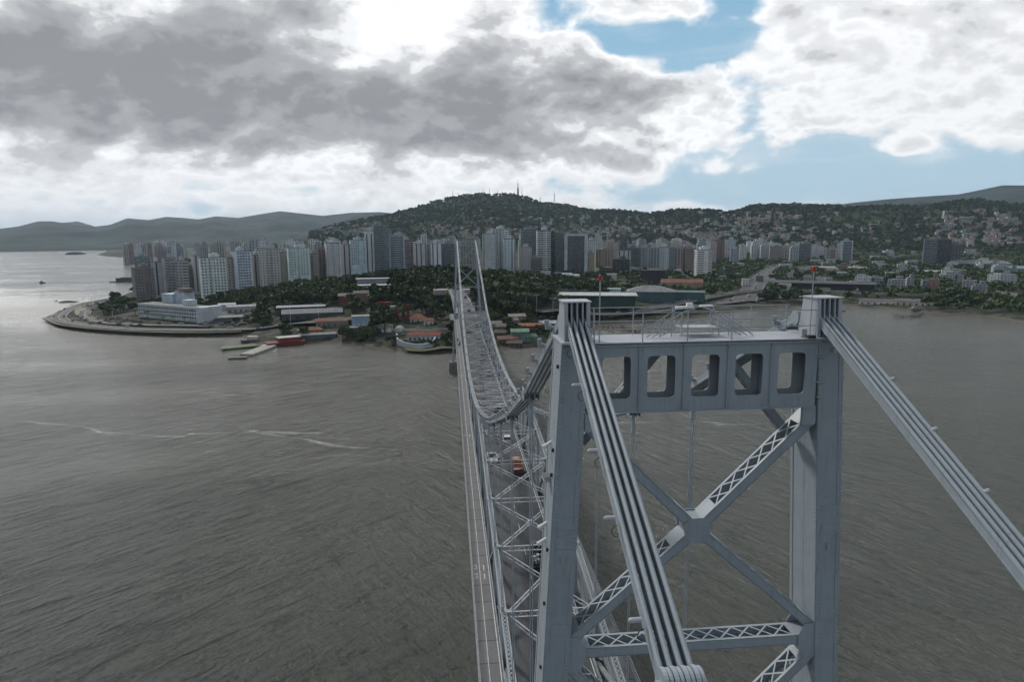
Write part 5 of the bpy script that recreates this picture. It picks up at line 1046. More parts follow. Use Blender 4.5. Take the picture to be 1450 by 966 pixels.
# viaducts
def viaduct(name, pts, w_, label, step=26, colr=CONC):
    """pts: (px, py, deck height)"""
    o = tag(empty(name), label, 'viaduct'); Q = [np.array([*on_z(a, b, c), c]) for a, b, c in pts]; P_ = []
    for i in range(len(Q)-1):
        p0, p1, p2, p3 = Q[max(i-1, 0)], Q[i], Q[i+1], Q[min(i+2, len(Q)-1)]
        for k in range(8): t = k/8; P_.append(.5*((2*p1)+(-p0+p2)*t+(2*p0-5*p1+4*p2-p3)*t*t+(-p0+3*p1-3*p2+p3)*t**3))
    P_.append(Q[-1]); md, mr, mg = MB(), MB(), MB(); acc = 0; run = []; tmp = []
    for i, p in enumerate(P_):
        d = P_[min(i+1, len(P_)-1)]-P_[max(i-1, 0)]; n = np.array([-d[1], d[0]])/math.hypot(d[0], d[1]); tmp.append((p[:2]+n*w_/2, p[:2]-n*w_/2, p[2]))
    for (a, b, z), (c, d, z2) in zip(tmp[:-1], tmp[1:]):
        md.quad((b[0], b[1], z), (d[0], d[1], z2), (c[0], c[1], z2), (a[0], a[1], z))
        mg.hexa([(a[0], a[1], z-1.3), (b[0], b[1], z-1.3), (d[0], d[1], z2-1.3), (c[0], c[1], z2-1.3), (a[0], a[1], z-.03), (b[0], b[1], z-.03), (d[0], d[1], z2-.03), (c[0], c[1], z2-.03)])
        for e, f in ((a, c), (b, d)): mr.beam((e[0], e[1], z+.4), (f[0], f[1], z2+.4), .25, .9)
    md.build('roadway', STREET, o); mg.build('girder', colr, o); mr.build('parapet', colr, o)
    for p, q in zip(P_[:-1], P_[1:]):
        acc += np.linalg.norm(q-p)
        if acc > step:
            acc = 0; g = max(h1(p[0], p[1]), -1)-1
            if p[2]-g > 3: mb = MB(); mb.tube((p[0], p[1], g), (p[0], p[1], p[2]-1.3), .9, 8); mb.box(p[0], p[1], p[2]-1.7, w_*.5, 1.6, .8, -math.atan2(p[0], p[1])); mb.build('pillar', colr, o)
    for p in P_: FOOT.append((p[0], p[1], w_*.6))
    return P_
V1 = viaduct('flyover', [(848, 449, 5), (900, 440, 7), (950, 431, 8.5), (1000, 421, 9), (1045, 414, 9), (1085, 411.5, 9), (1130, 411, 9), (1180, 412.5, 9), (1230, 415, 9), (1290, 417, 8), (1345, 418, 7)], 10, 'long curved concrete flyover crossing the right shore')
V2 = viaduct('viaduct', [(1560, 428, 9), (1450, 418.5, 9), (1400, 413, 9), (1350, 409.5, 9), (1300, 408, 8), (1250, 407.5, 7)], 14, 'broad concrete viaduct with buses leaving the right edge')
V3 = viaduct('viaduct', [(1560, 442, 6), (1450, 430, 6), (1420, 426, 6), (1388, 421.5, 6)], 7, 'narrow lower ramp viaduct at the right edge')
V4 = viaduct('viaduct', [(1560, 407, 9), (1450, 400, 9), (1380, 396, 9), (1320, 392, 9), (1260, 388.5, 8)], 12, 'far grey viaduct crossing the right quarter', colr=CONCD)
# streets lying on the ground
def street(name, pts, w_, dz=.35, m_=STREET, mark=True):
    Q = [np.array(hit(*p)[:2]) for p in pts]; P_ = []
    for i in range(len(Q)-1):
        p0, p1, p2, p3 = Q[max(i-1, 0)], Q[i], Q[i+1], Q[min(i+2, len(Q)-1)]
        for k in range(12): t = k/12; P_.append(.5*((2*p1)+(-p0+p2)*t+(2*p0-5*p1+4*p2-p3)*t*t+(-p0+3*p1-3*p2+p3)*t**3))
    P_.append(Q[-1]); mb = MB(); mk = MB(); T_ = []
    for i, p in enumerate(P_):
        d = P_[min(i+1, len(P_)-1)]-P_[max(i-1, 0)]; n = np.array([-d[1], d[0]])/(math.hypot(*d)+1e-9); z = max(h1(p[0]+n[0]*k*w_/2, p[1]+n[1]*k*w_/2) for k in (-1, 0, 1))+dz; T_.append((p+n*w_/2, p-n*w_/2, z, p)); FOOT.append((p[0], p[1], w_*.6))
    for (a, b, z, p), (c, d, z2, q) in zip(T_[:-1], T_[1:]):
        mb.quad((b[0], b[1], z), (d[0], d[1], z2), (c[0], c[1], z2), (a[0], a[1], z)); mb.quad((b[0], b[1], z-.6), (d[0], d[1], z2-.6), (d[0], d[1], z2), (b[0], b[1], z)); mb.quad((c[0], c[1], z2-.6), (a[0], a[1], z-.6), (a[0], a[1], z), (c[0], c[1], z2))
        if mark:
            for f in (-.47, 0, .47): n = (a-b)/w_; mk.quad((p[0]+n[0]*(f*w_-.12), p[1]+n[1]*(f*w_-.12), z+.03), (q[0]+n[0]*(f*w_-.12), q[1]+n[1]*(f*w_-.12), z2+.03), (q[0]+n[0]*(f*w_+.12), q[1]+n[1]*(f*w_+.12), z2+.03), (p[0]+n[0]*(f*w_+.12), p[1]+n[1]*(f*w_+.12), z+.03))
    o = tag(mb.build(name, m_), kind='structure')
    if mark: mk.build('lane_marking', PAINTW, o)
    return P_
S1 = street('road', [(152, 428), (125, 432), (98, 439), (86, 446), (84, 453), (100, 460), (140, 465), (190, 468), (250, 469), (300, 469), (350, 468), (395, 463), (440, 459), (480, 457), (505, 455)], 12)
S2 = street('road', [(148, 437), (126, 440), (120, 447), (128, 453), (150, 458), (190, 461), (240, 462.5), (300, 463)], 9)
S3 = street('road', [(1052, 428), (1062, 415), (1070, 403), (1080, 392), (1095, 381), (1115, 374)], 26)
S4 = street('road', [(760, 447), (800, 446), (850, 449), (900, 446), (960, 439), (1020, 431), (1080, 424), (1140, 421), (1200, 421), (1260, 423), (1330, 425)], 16)
S5 = street('road', [(300, 464), (312, 455), (322, 447), (318, 441)], 12, mark=False)
street('grass_verge', [(70, 453), (90, 461), (130, 467.5), (200, 472), (280, 473), (345, 471)], 11, -.1, GRASS, False)
street('grass_verge', [(118, 436), (113, 441), (116, 447)], 9, .15, GRASS, False)
street('grass_verge', [(690, 505), (660, 500), (630, 496), (600, 500), (575, 497)], 8, .1, GRASS, False)

# ---------------------------------------------------------------- trees
def leaf_cloud(n, rx, rz, leaf, lumps=9, seed=0, flat=.0):
    r = np.random.default_rng(seed); c = []
    for i in range(lumps):
        a = r.uniform(0, 2*PI); e = r.uniform(-.5, 1.0); q = r.uniform(.35, .75); c.append((math.cos(a)*rx*q, math.sin(a)*rx*q, e*rz*.55, r.uniform(.32, .55)))
    c.append((0, 0, rz*.25, .6)); C_ = np.array(c); k = r.integers(0, len(c), n); d = r.normal(size=(n, 3)); d /= np.linalg.norm(d, axis=1)[:, None]; d[:, 2] = np.abs(d[:, 2])*1.1-.25
    rad = (r.uniform(.75, 1.05, n))[:, None]; P_ = C_[k, :3]+d*np.stack([C_[k, 3]*rx, C_[k, 3]*rx, C_[k, 3]*rz], 1)*rad
    nn = d+r.normal(size=(n, 3))*.55; nn /= np.linalg.norm(nn, axis=1)[:, None]; t1 = np.cross(nn, r.normal(size=(n, 3))); t1 /= np.linalg.norm(t1, axis=1)[:, None]; t2 = np.cross(nn, t1); s_ = (leaf*r.uniform(.6, 1.3, n))[:, None]
    V = np.stack([P_-t1*s_-t2*s_*.6, P_+t1*s_*.7-t2*s_, P_+t1*s_+t2*s_*.7, P_-t1*s_*.6+t2*s_], 1).reshape(-1, 3); return V
def cloud_mesh(name, V, m_):
    me = bpy.data.meshes.new(name); n = len(V)//4; me.from_pydata(V.tolist(), [], np.arange(n*4).reshape(n, 4).tolist()); me.materials.append(m_); return me
CROWN = [cloud_mesh('crown', leaf_cloud(420, 5.0, 4.2, .62, 10, s), LEAF) for s in range(7)]
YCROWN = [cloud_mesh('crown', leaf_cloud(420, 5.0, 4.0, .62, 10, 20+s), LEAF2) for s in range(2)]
def trunk_mesh(h_):
    mb = MB(); mb.tube((0, 0, -2), (0, 0, h_*.6), .35, 7, .2)
    for k in range(5): a = k*1.3; mb.tube((0, 0, h_*(.3+.06*k)), (math.cos(a)*2.6, math.sin(a)*2.6, h_*.75+.3*k), .16, 5, .05)
    o = mb.build('trunk', BARK); me = o.data; bpy.data.objects.remove(o); return me
TRUNK = trunk_mesh(7.0)
def palm_mesh():
    mb = MB()
    for k in range(16):
        a = 2*PI*k/16; el_ = .55-.5*(k % 3)/2; pts = []
        for j in range(7): t = j/6; pts.append((math.cos(a)*2.8*t, math.sin(a)*2.8*t, 2.0*t*el_-1.9*t*t))
        for p, q in zip(pts[:-1], pts[1:]):
            w_ = .42; n = (-math.sin(a)*w_, math.cos(a)*w_)
            mb.quad((p[0]-n[0], p[1]-n[1], p[2]-.15), (q[0]-n[0], q[1]-n[1], q[2]-.15), q, p); mb.quad(p, q, (q[0]+n[0], q[1]+n[1], q[2]-.15), (p[0]+n[0], p[1]+n[1], p[2]-.15))
    o = mb.build('crown', LEAF); me = o.data; bpy.data.objects.remove(o)
    mb = MB(); mb.tube((0, 0, -1), (.3, .1, 8), .24, 7, .16); o = mb.build('trunk', BARK); m2 = o.data; bpy.data.objects.remove(o); return me, m2
PALM = palm_mesh()
def clear(x, y, r_=3):
    return all((x-a)**2+(y-b)**2 > (c+r_*.3)**2 for a, b, c in FOOT)
def tree(x, y, z, s, label, group=None, kind='leafy_tree', cat='tree', yel=False):
    r = empty(kind, (x, y, z), random.uniform(0, 6.28)); tag(r, label, cat, group); r.scale = (s, s, s*random.uniform(.85, 1.15))
    if kind == 'palm_tree': a, b, ch = PALM[0], PALM[1], 8.0
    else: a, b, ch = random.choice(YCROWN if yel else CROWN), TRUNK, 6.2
    c = bpy.data.objects.new('crown', a); col.objects.link(c); c.parent = r; c.location = (0, 0, ch)
    t_ = bpy.data.objects.new('trunk', b); col.objects.link(t_); t_.parent = r; return r
NT_ = 0
def grove(n, px0, px1, py0, py1, s0, s1, label, group, kind='leafy_tree', yel=0.0):
    """trees whose feet stand in a patch of ground seen in the photo"""
    global NT_
    k = 0; tries = 0
    while k < n and tries < n*14:
        tries += 1; px, py = random.uniform(px0, px1), random.uniform(py0, py1); x, y, z, D = hit(px, py)
        if z < .8 or not clear(x, y): continue
        tree(x, y, h1(x, y)-.3, random.uniform(s0, s1), label, group, kind, yel=random.random() < yel); FOOT.append((x, y, 2.0)); k += 1; NT_ += 1
grove(16, 140, 192, 430, 446, .8, 1.15, 'dark round tree in the clump left of the white hotel', 'clump left of the hotel')
grove(12, 190, 260, 416, 424, .8, 1.1, 'dark tree between the hotel and the apartment towers', 'trees behind the hotel')
grove(5, 240, 262, 470, 474, .6, .9, 'low dark tree on the sea wall verge in front of the hotel', 'trees on the sea wall verge')
for px, py, s_, lb in ((209, 453, .95, 'tall palm with a shaggy crown at the hotel front'), (262, 458, .7, 'shorter palm near the hotel entrance'), (246, 457, .65, 'short palm left of the hotel entrance'), (232, 456, .6, 'low palm before the hotel windows')):
    x, y, z, D = hit(px, py); tree(x, y, z, s_, lb, None, 'palm_tree', 'palm'); NT_ += 1
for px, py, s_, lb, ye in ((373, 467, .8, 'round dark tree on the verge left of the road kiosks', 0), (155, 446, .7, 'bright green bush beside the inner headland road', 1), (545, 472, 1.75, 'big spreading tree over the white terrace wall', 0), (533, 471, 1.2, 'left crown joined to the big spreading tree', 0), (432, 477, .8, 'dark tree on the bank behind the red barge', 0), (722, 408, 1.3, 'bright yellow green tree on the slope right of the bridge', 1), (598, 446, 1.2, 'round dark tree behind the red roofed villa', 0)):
    x, y, z, D = hit(px, py); tree(x, y, z-.5, s_, lb, None, 'leafy_tree', 'tree', yel=bool(ye)); FOOT.append((x, y, 3)); NT_ += 1
grove(22, 455, 535, 474, 486, .45, .8, 'bushy tree on the shore bank left of the colonial house', 'bank left of the colonial house')
grove(12, 545, 640, 484, 498, .3, .55, 'shrub on the green bank around the fort wall', 'bank around the fort wall', 'shrub')
grove(9, 612, 645, 470, 496, .6, .9, 'dark tree between the colonial house and the bridge', 'trees between the house and the bridge')
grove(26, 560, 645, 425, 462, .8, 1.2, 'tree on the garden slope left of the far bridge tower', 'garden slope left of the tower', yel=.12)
grove(40, 390, 500, 404, 445, .9, 1.3, 'dark tree in the lower park wood left of the bridge', 'lower park wood', yel=.03)
grove(20, 300, 392, 420, 448, .8, 1.2, 'dark tree among the sheds right of the hotel', 'trees right of the hotel', yel=.05)
grove(34, 690, 800, 418, 452, .9, 1.35, 'dark tree on the steep slope right of the bridge', 'slope right of the bridge', yel=.04)
grove(16, 695, 790, 456, 480, .6, .9, 'tree among the beach houses under the bridge', 'trees among the beach houses')
grove(10, 1065, 1145, 425, 429, .8, 1.15, 'dense round tree on the right shore bank', 'right shore bank')
grove(16, 1310, 1390, 418, 438, .9, 1.3, 'dense tree left of the broad viaduct', 'trees left of the viaduct', yel=.1)
grove(30, 1000, 1330, 392, 408, .9, 1.3, 'tree behind the flyover on the right shore', 'trees behind the flyover', yel=.06)
grove(10, 860, 1000, 436, 446, .5, .8, 'palm or small tree by the terminal car park', 'car park trees', 'palm_tree')
# ---------------------------------------------------------------- hillside houses
HB = {}
def small_house_mesh(k):
    mb = MB(); w_, d_, h_ = (8, 7, 5), (11, 8, 7), (7, 7, 9); a, b, c = (w_, d_, h_)[k]; mb.box(0, 0, c/2-1.5, a, b, c+3); mb.box(0, 0, c+.15, a+.8, b+.8, .3, mi=1)
    for i in (-1, 1):
        for r_ in range(max(1, int(c/3))): mb.box(i*a*.25, -b/2-.05, 1.8+r_*2.9, 1.4, .2, 1.3, mi=2)
    o = mb.build('house', [PLAIN, ROOFC, GLASS]); me = o.data; bpy.data.objects.remove(o); return me
HM = [small_house_mesh(k) for k in range(3)]
HCOL = [((.42, .42, .41), 'white'), ((.25, .19, .16), 'brick brown'), ((.35, .33, .29), 'cream'), ((.27, .27, .27), 'grey'), ((.30, .34, .36), 'pale grey blue'), ((.31, .26, .24), 'pinkish')]
HZ = [(62, 455, 530, 318, 334, 'on the slope left of the tallest teal tower'), (34, 600, 720, 326, 335, 'on the slope behind the far bridge tower'), (64, 735, 910, 308, 336, 'on the slope above the office towers'), (60, 1000, 1150, 305, 340, 'on the slope above the crowded middle of town'), (70, 1330, 1450, 300, 345, 'on the sunny slope at the right edge')]
for n, x0, x1, y0, y1, where in HZ:
    k = 0
    for _ in range(n*6):
        if k >= n: break
        px, py = random.uniform(x0, x1), y1-(y1-y0)*random.random()**1.3; x, y, z, D = hit(px, py)
        if D > 3000 or D < 1650: continue
        c_, cn = random.choice(HCOL); o = bpy.data.objects.new('hillside_house', random.choice(HM)); col.objects.link(o); o.location = (x, y, z+2.5); FOOT.append((x, y, 9)); o.rotation_euler = (0, 0, -math.atan2(x, y)+random.uniform(-.6, .6)); o.scale = (1.3, 1.3, 1.3); o.color = (*[min(.6, v*random.uniform(.8, 1.25)) for v in c_], 1)
        tag(o, f'tiny {cn} house {where}', 'house', f'{cn} houses {where}'); k += 1

# the rest of the hillside settlement, beyond what one could count
mb = MB(); HPAL = [mat('settlement_wall', c, .85, var=.2, vscale=.05) for c in ((.38, .38, .37), (.26, .21, .18), (.33, .30, .27), (.22, .22, .22), (.20, .11, .09))]
for n, x0, x1, y0, y1, where in [(300, 455, 560, 316, 336, ''), (150, 560, 735, 322, 338, ''), (320, 735, 930, 310, 340, ''), (260, 930, 1010, 318, 342, ''), (330, 1000, 1160, 304, 344, ''), (120, 1160, 1330, 318, 345, ''), (420, 1320, 1450, 300, 350, '')]:
    for _ in range(n):
        px, py = random.gauss((x0+x1)/2, (x1-x0)*.30), y1-(y1-y0)*random.random()**1.4; A_ = float(vnoise(np.array([px]), np.array([py*3.0]), 22, 4)[0])
        if A_ < .0 or random.random() < .2: continue
        x, y, z, D = hit(px, py)
        if D < 1650 or D > 3000: continue
        w_, d_, h_ = random.uniform(7, 14), random.uniform(7, 12), random.uniform(4, 10); rz = -math.atan2(x, y)+random.uniform(-.6, .6); k = random.choice((0, 0, 1, 2, 2, 3)); mb.box(x, y, z+h_/2, w_, d_, h_+5, rz, mi=k); mb.box(x, y, z+h_+2.6, w_+.6, d_+.6, .4, rz, mi=random.choice((3, 4, 0, 2))); FOOT.append((x, y, 6))
tag(mb.build('hillside_settlement', HPAL), 'mass of small pale houses climbing the hill slopes', kind='stuff')
# the woods that read as one mass
def scatter(name, zones, label, seed, leaf=1.3, nleaf=46, m_=LEAF):
    r = np.random.default_rng(seed); tmp = [leaf_cloud(nleaf, 4.6, 4.2, leaf, 5, 50+i) for i in range(5)]; out = []; F_ = np.array(FOOT)
    for n, p0, p1, d0, d1, s0, s1 in zones:
        A0, A1 = math.atan2(*at(p0, 1000)), math.atan2(*at(p1, 1000)); a = r.uniform(A0, A1, n); D = np.sqrt(r.uniform(d0*d0, d1*d1, n)); X, Y = np.sin(a)*D, np.cos(a)*D; ok = seg_dist(X, Y) > 12
        for i in range(0, len(F_)): ok &= ((X-F_[i, 0])**2+(Y-F_[i, 1])**2 > (F_[i, 2]+1)**2)
        X, Y = X[ok], Y[ok]; Zz = H(X, Y)
        for x, y, z in zip(X, Y, Zz):
            s_ = r.uniform(s0, s1); th = r.uniform(0, 6.28); V = tmp[r.integers(5)]*s_; c, s = math.cos(th), math.sin(th); W2 = V.copy(); W2[:, 0] = V[:, 0]*c-V[:, 1]*s+x; W2[:, 1] = V[:, 0]*s+V[:, 1]*c+y; W2[:, 2] += z+4.6*s_*.9; out.append(W2)
    me = cloud_mesh(name, np.concatenate(out), m_); o = bpy.data.objects.new(name, me); col.objects.link(o); return tag(o, label, kind='stuff')
scatter('park_wood', [(900, 385, 660, 560, 770, .85, 1.4), (260, 655, 860, 520, 800, .8, 1.35), (160, 300, 400, 620, 800, .7, 1.1), (420, 300, 560, 500, 640, .55, .95), (140, 190, 300, 620, 760, .6, .9), (160, 690, 800, 470, 560, .5, .8), (260, 640, 860, 780, 930, .8, 1.2)], 'dense dark wood on the hill behind the bridgehead', 1, 1.15, 80)
scatter('street_trees', [(1500, 1010, 1500, 720, 1300, .6, 1.15), (1300, 1000, 1500, 1300, 2000, .8, 1.4), (600, 850, 1010, 720, 1400, .6, 1.1), (160, 740, 860, 640, 900, .6, 1.1), (160, 1140, 1480, 600, 760, .5, 1.0)], 'scattered dark trees between the buildings on the right', 2, 1.5, 40)
scatter('hill_wood', [(8500, 440, 1500, 1850, 2950, .8, 1.7)], 'continuous woodland covering the long hill', 3, 2.3, 15)
scatter('shore_trees', [(160, 150, 430, 2020, 2080, .8, 1.3), (260, 330, 520, 1300, 2200, .8, 1.3)], 'thin line of trees along the far waterfront', 4, 1.8, 24)

# masts on the hill top
for i, (px, py, hh, wd) in enumerate(((641, 276, 34, 3), (649, 274, 16, 1.2), (667, 272, 18, 1.2), (684, 270.5, 22, 1.2), (693, 270, 28, 1.6), (705, 271, 20, 1), (711, 272, 20, 1), (717, 273, 18, 1), (728, 276, 20, 1), (733.5, 278, 62, 5), (739, 279, 30, 1.2), (765, 286, 42, 4), (785, 288, 48, 3))):
    x, y, z, D = hit(px, py+3); mb = MB()
    for s_ in (-1, 1): mb.beam((x+s_*wd, y, z-6), (x+s_*wd*.25, y, z+hh), .9, .9, (0, 1, 0))
    for q in range(6): f = q/6; g_ = (q+1)/6; a, b = wd*(1-.75*f), wd*(1-.75*g_); mb.beam((x-a, y, z+hh*f), (x+b, y, z+hh*g_), .5, .5, (0, 1, 0)); mb.beam((x+a, y, z+hh*f), (x-b, y, z+hh*g_), .5, .5, (0, 1, 0))
    if wd > 4.5: mb.box(x, y, z+hh*.45, 5, 5, hh*.5)
    mb.tube((x, y, z+hh), (x, y, z+hh*1.25), .4, 5); tag(mb.build('radio_mast', DARK), f'radio mast on the hill top, {ordw(i)} from the left', 'mast', 'masts on the hill top')

# ---------------------------------------------------------------- vehicles
def car_proto(kind='car'):
    L, Wd = (4.3, 1.75) if kind == 'car' else (5.2, 1.85); r = empty('car' if kind == 'car' else 'pickup_truck')
    mb = MB(); P_ = [(-L/2, .35), (-L/2+.05, .85), (-L/2+.45, .95), (L/2-1.25, .98), (L/2-.1, .80), (L/2, .35)]
    def loft(prof, w0, w1=None, z0=None):
        w1 = w1 or w0; n = len(prof); a = [(-w0/2, y, z) for y, z in prof]; b = [(w0/2, y, z) for y, z in prof]; mb.poly(a); mb.poly(b[::-1])
        for i in range(n): j = (i+1) % n; mb.quad(a[i], b[i], b[j], a[j])
    loft(P_, Wd); mb.build('body', CAR, r)
    mb = MB(); pr = [(-L/2+.35, .93), (-L/2+.75, 1.42), (L/2-2.0, 1.45), (L/2-1.25, .96)] if kind == 'car' else [(-.3, .93), (-.1, 1.55), (L/2-2.0, 1.58), (L/2-1.2, .96)]; a = [(-Wd*.46, y, z) if z < 1.2 else (-Wd*.38, y, z) for y, z in pr]; b = [(-x, y, z) for x, y, z in a]
    mb.poly(a); mb.poly(b[::-1]); [mb.quad(a[i], b[i], b[(i+1) % 4], a[(i+1) % 4]) for i in (0, 2)]; mb.build('cabin_glass', GLASS, r)
    mb = MB(); mb.quad((-Wd*.38, pr[1][0], pr[1][1]+.02), (Wd*.38, pr[1][0], pr[1][1]+.02), (Wd*.38, pr[2][0], pr[2][1]+.02), (-Wd*.38, pr[2][0], pr[2][1]+.02)); mb.hexa([(-Wd*.39, pr[1][0], pr[1][1]-.02), (Wd*.39, pr[1][0], pr[1][1]-.02), (Wd*.39, pr[2][0], pr[2][1]-.02), (-Wd*.39, pr[2][0], pr[2][1]-.02), (-Wd*.37, pr[1][0], pr[1][1]+.04), (Wd*.37, pr[1][0], pr[1][1]+.04), (Wd*.37, pr[2][0], pr[2][1]+.04), (-Wd*.37, pr[2][0], pr[2][1]+.04)]); mb.v = mb.v[4:]; mb.f = [tuple(i-4 for i in f) for f in mb.f[1:]]; mb.mi = mb.mi[1:]; mb.uv = mb.uv[4:]; mb.build('car_roof', CAR, r)
    for sx in (-1, 1):
        for sy in (-1, 1): mb = MB(); mb.tube((sx*Wd*.36, sy*L*.31, .33), (sx*Wd*.5, sy*L*.31, .33), .33, 12); mb.build('wheel', RUB, r)
    for sx in (-1, 1):
        mb = MB(); mb.box(sx*Wd*.38, -L/2-.01, .78, .25, .05, .14); mb.build('tail_light', RED, r); mb = MB(); mb.box(sx*Wd*.36, L/2-.04, .66, .3, .06, .14); mb.build('headlight', WHITEP, r)
    if kind != 'car': mb = MB(); mb.box(0, -L/2+1.0, .98, Wd*.8, 1.7, .04); mb.build('load_bed', DARK, r)
    return r
carp, pickp = car_proto(), car_proto('pickup')
def put(proto, x, y, z, rz, colr, label, cat, group=None):
    o = copy_tree(proto, None, (x, y, z), rz, None, (*colr, 1)); tag(o, label, cat, group); return o
for px, py, pr, c_, fl, lb in [(717.5, 622, carp, (.42, .43, .43), 0, 'silver grey car with pale roof on the bridge deck beside the chain low point'), (697, 648, pickp, (.50, .50, .50), 1, 'white pickup in the left lane of the bridge deck'), (683, 504, carp, (.42, .42, .42), 0, 'silver car driving in mid span'), (692, 528, carp, (.34, .35, .37), 0, 'grey car behind the silver one in mid span'), (705, 579, carp, (.03, .03, .035), 0, 'black car under the lowest chain links'),
    (678, 481, carp, (.30, .31, .32), 0, 'dull grey car on the farther half of the span'), (675, 461, carp, (.45, .43, .38), 0, 'cream car near the far end of the span'), (663, 469, carp, (.03, .03, .03), 1, 'black car in the left lane of the farther half'), (664, 440, carp, (.02, .02, .02), 0, 'black car just before the far tower'), (661.5, 430, carp, (.5, .5, .5), 0, 'white car just past the far tower portal'), (659, 421, carp, (.03, .03, .03), 0, 'dark car on the approach road, nearer one'), (659.5, 418, carp, (.48, .48, .5), 0, 'white car on the approach road beyond the dark one'), (658.5, 413.5, carp, (.1, .1, .11), 0, 'farthest dark car on the approach road')]:
    x, y = on_z(px, py, DK+.6); x = min(max(x, 6.8), 13.2) if y < YF+10 else x; put(pr, x, y, DK+.01, PI*fl, c_, lb, 'car' if pr is carp else 'pickup')
bpy.data.objects.remove  # prototypes stay out of the picture: remove them below
# small flatbed lorry with orange cab, and a dark lorry carrying scrap
def lorry(px, py, cabc, bedc, label, scrap):
    x, y = on_z(px, py, DK+.8); x = min(max(x, 7), 13); o = tag(empty('lorry', (x, y, DK)), label, 'lorry')
    mb = MB(); mb.box(0, 2.6, 1.45, 2.0, 1.6, 2.0, taper=.93); mb.build('cab', CAR, o, color=(*cabc, 1)); mb = MB(); mb.box(0, 3.32, 1.85, 1.7, .12, .7); mb.build('windscreen', GLASS, o)
    mb = MB(); mb.box(0, -.4, .85, 2.1, 4.2, .22); [mb.box(s_*1.02, -.4, 1.2, .06, 4.2, .55) for s_ in (-1, 1)]; mb.box(0, -2.47, 1.2, 2.1, .06, .55); mb.build('load_bed', CAR, o, color=(*bedc, 1))
    for sx in (-1, 1):
        for yy in (2.4, -1.5): mb = MB(); mb.tube((sx*.8, yy, .42), (sx*1.05, yy, .42), .42, 12); mb.build('wheel', RUB, o)
    if scrap:
        for k in range(26): mb = MB() if k == 0 else mb; mb.box(random.uniform(-.8, .8), random.uniform(-2.2, 1.4), random.uniform(1.3, 1.9), random.uniform(.2, .6), random.uniform(.2, .7), random.uniform(.1, .4), random.uniform(0, 3), mi=k % 2)
        tag(mb.build('scrap_load', [STEELL, DARK], o), kind='stuff')
    else: mb = MB(); mb.box(0, -.2, 1.3, 1.7, 2.6, .5); mb.build('load_cover', CAR, o, color=(.13, .04, .025, 1))
lorry(733, 667, (.24, .065, .02), (.05, .04, .04), 'small orange red lorry in the middle lane of the bridge deck', False)
lorry(764, 797, (.02, .025, .025), (.02, .03, .025), 'dark lorry loaded with a heap of pale scrap beside the tower leg', True)
# parked and moving cars on land: one plain mesh each, a few pixels long
def tiny_car():
    mb = MB(); mb.box(0, 0, .62, 1.8, 4.3, .62); mb.box(0, -.15, 1.15, 1.5, 2.3, .5, mi=1, taper=.82); mb.box(0, -.15, 1.42, 1.25, 1.7, .06)
    for sx in (-1, 1):
        for sy in (-1, 1): mb.tube((sx*.7, sy*1.35, .32), (sx*.92, sy*1.35, .32), .32, 8, mi=2)
    o = mb.build('parked_car', [CAR, GLASS, RUB]); me = o.data; bpy.data.objects.remove(o); return me
TC = tiny_car(); CC = [((.5, .5, .5), 'white'), ((.5, .5, .5), 'white'), ((.30, .31, .32), 'silver'), ((.08, .085, .09), 'dark grey'), ((.02, .02, .02), 'black'), ((.25, .03, .03), 'red'), ((.05, .08, .2), 'blue')]
def along(path, n, w_, where, dz=.4, name='car', parked=False, lanes=(-.28, .28)):
    P_ = [np.array(p[:2], float) for p in path]; zz = [p[2] if len(p) > 2 else None for p in path]
    for i in range(n):
        f = (i+random.uniform(.1, .9))/n*(len(P_)-1.01); k = int(f); t_ = f-k; p = P_[k]*(1-t_)+P_[k+1]*t_; d = P_[k+1]-P_[k]; nn = np.array([-d[1], d[0]])/np.linalg.norm(d); p = p+nn*random.choice(lanes)*w_
        z = (zz[k]*(1-t_)+zz[k+1]*t_+.02) if zz[k] is not None else h1(*p)+dz+.3; c_, cn = random.choice(CC); o = bpy.data.objects.new(name, TC); col.objects.link(o); o.location = (*p, z); o.rotation_euler = (0, 0, math.atan2(d[1], d[0])-PI/2); o.color = (*c_, 1)
        tag(o, f'{cn} car {where}', 'car', f'{cn} cars {where}')
along(S1, 24, 15, 'on the outer headland road'); along(S2, 22, 13, 'parked on the inner headland road', name='parked_car'); along(S3, 34, 34, 'on the wide avenue leading inland', lanes=(-.4, -.25, -.1, .1, .25, .4)); along(S4, 26, 16, 'on the shore road behind the tower')
along(V1, 14, 10, 'on the curved flyover'); along(V2, 12, 14, 'on the broad right viaduct'); along(V4, 12, 12, 'on the far grey viaduct')
def lot(n, x0, x1, y0, y1, where):
    for i in range(n):
        px, py = random.uniform(x0, x1), random.uniform(y0, y1); x, y, z, D = hit(px, py)
        if z < 1: continue
        c_, cn = random.choice(CC); o = bpy.data.objects.new('parked_car', TC); col.objects.link(o); o.location = (x, y, h1(x, y)+.25); o.rotation_euler = (0, 0, random.choice((.3, .3+PI/2))); o.color = (*c_, 1); tag(o, f'{cn} car {where}', 'car', f'{cn} cars {where}')
lot(26, 150, 205, 452, 459, 'parked beside the clump of trees'); lot(18, 290, 348, 455, 463, 'parked right of the hotel'); lot(30, 870, 990, 438, 444, 'in the terminal car park'); lot(12, 1200, 1300, 416, 422, 'beside the shore club houses'); lot(26, 1250, 1350, 398, 404, 'in the yard before the far viaduct')
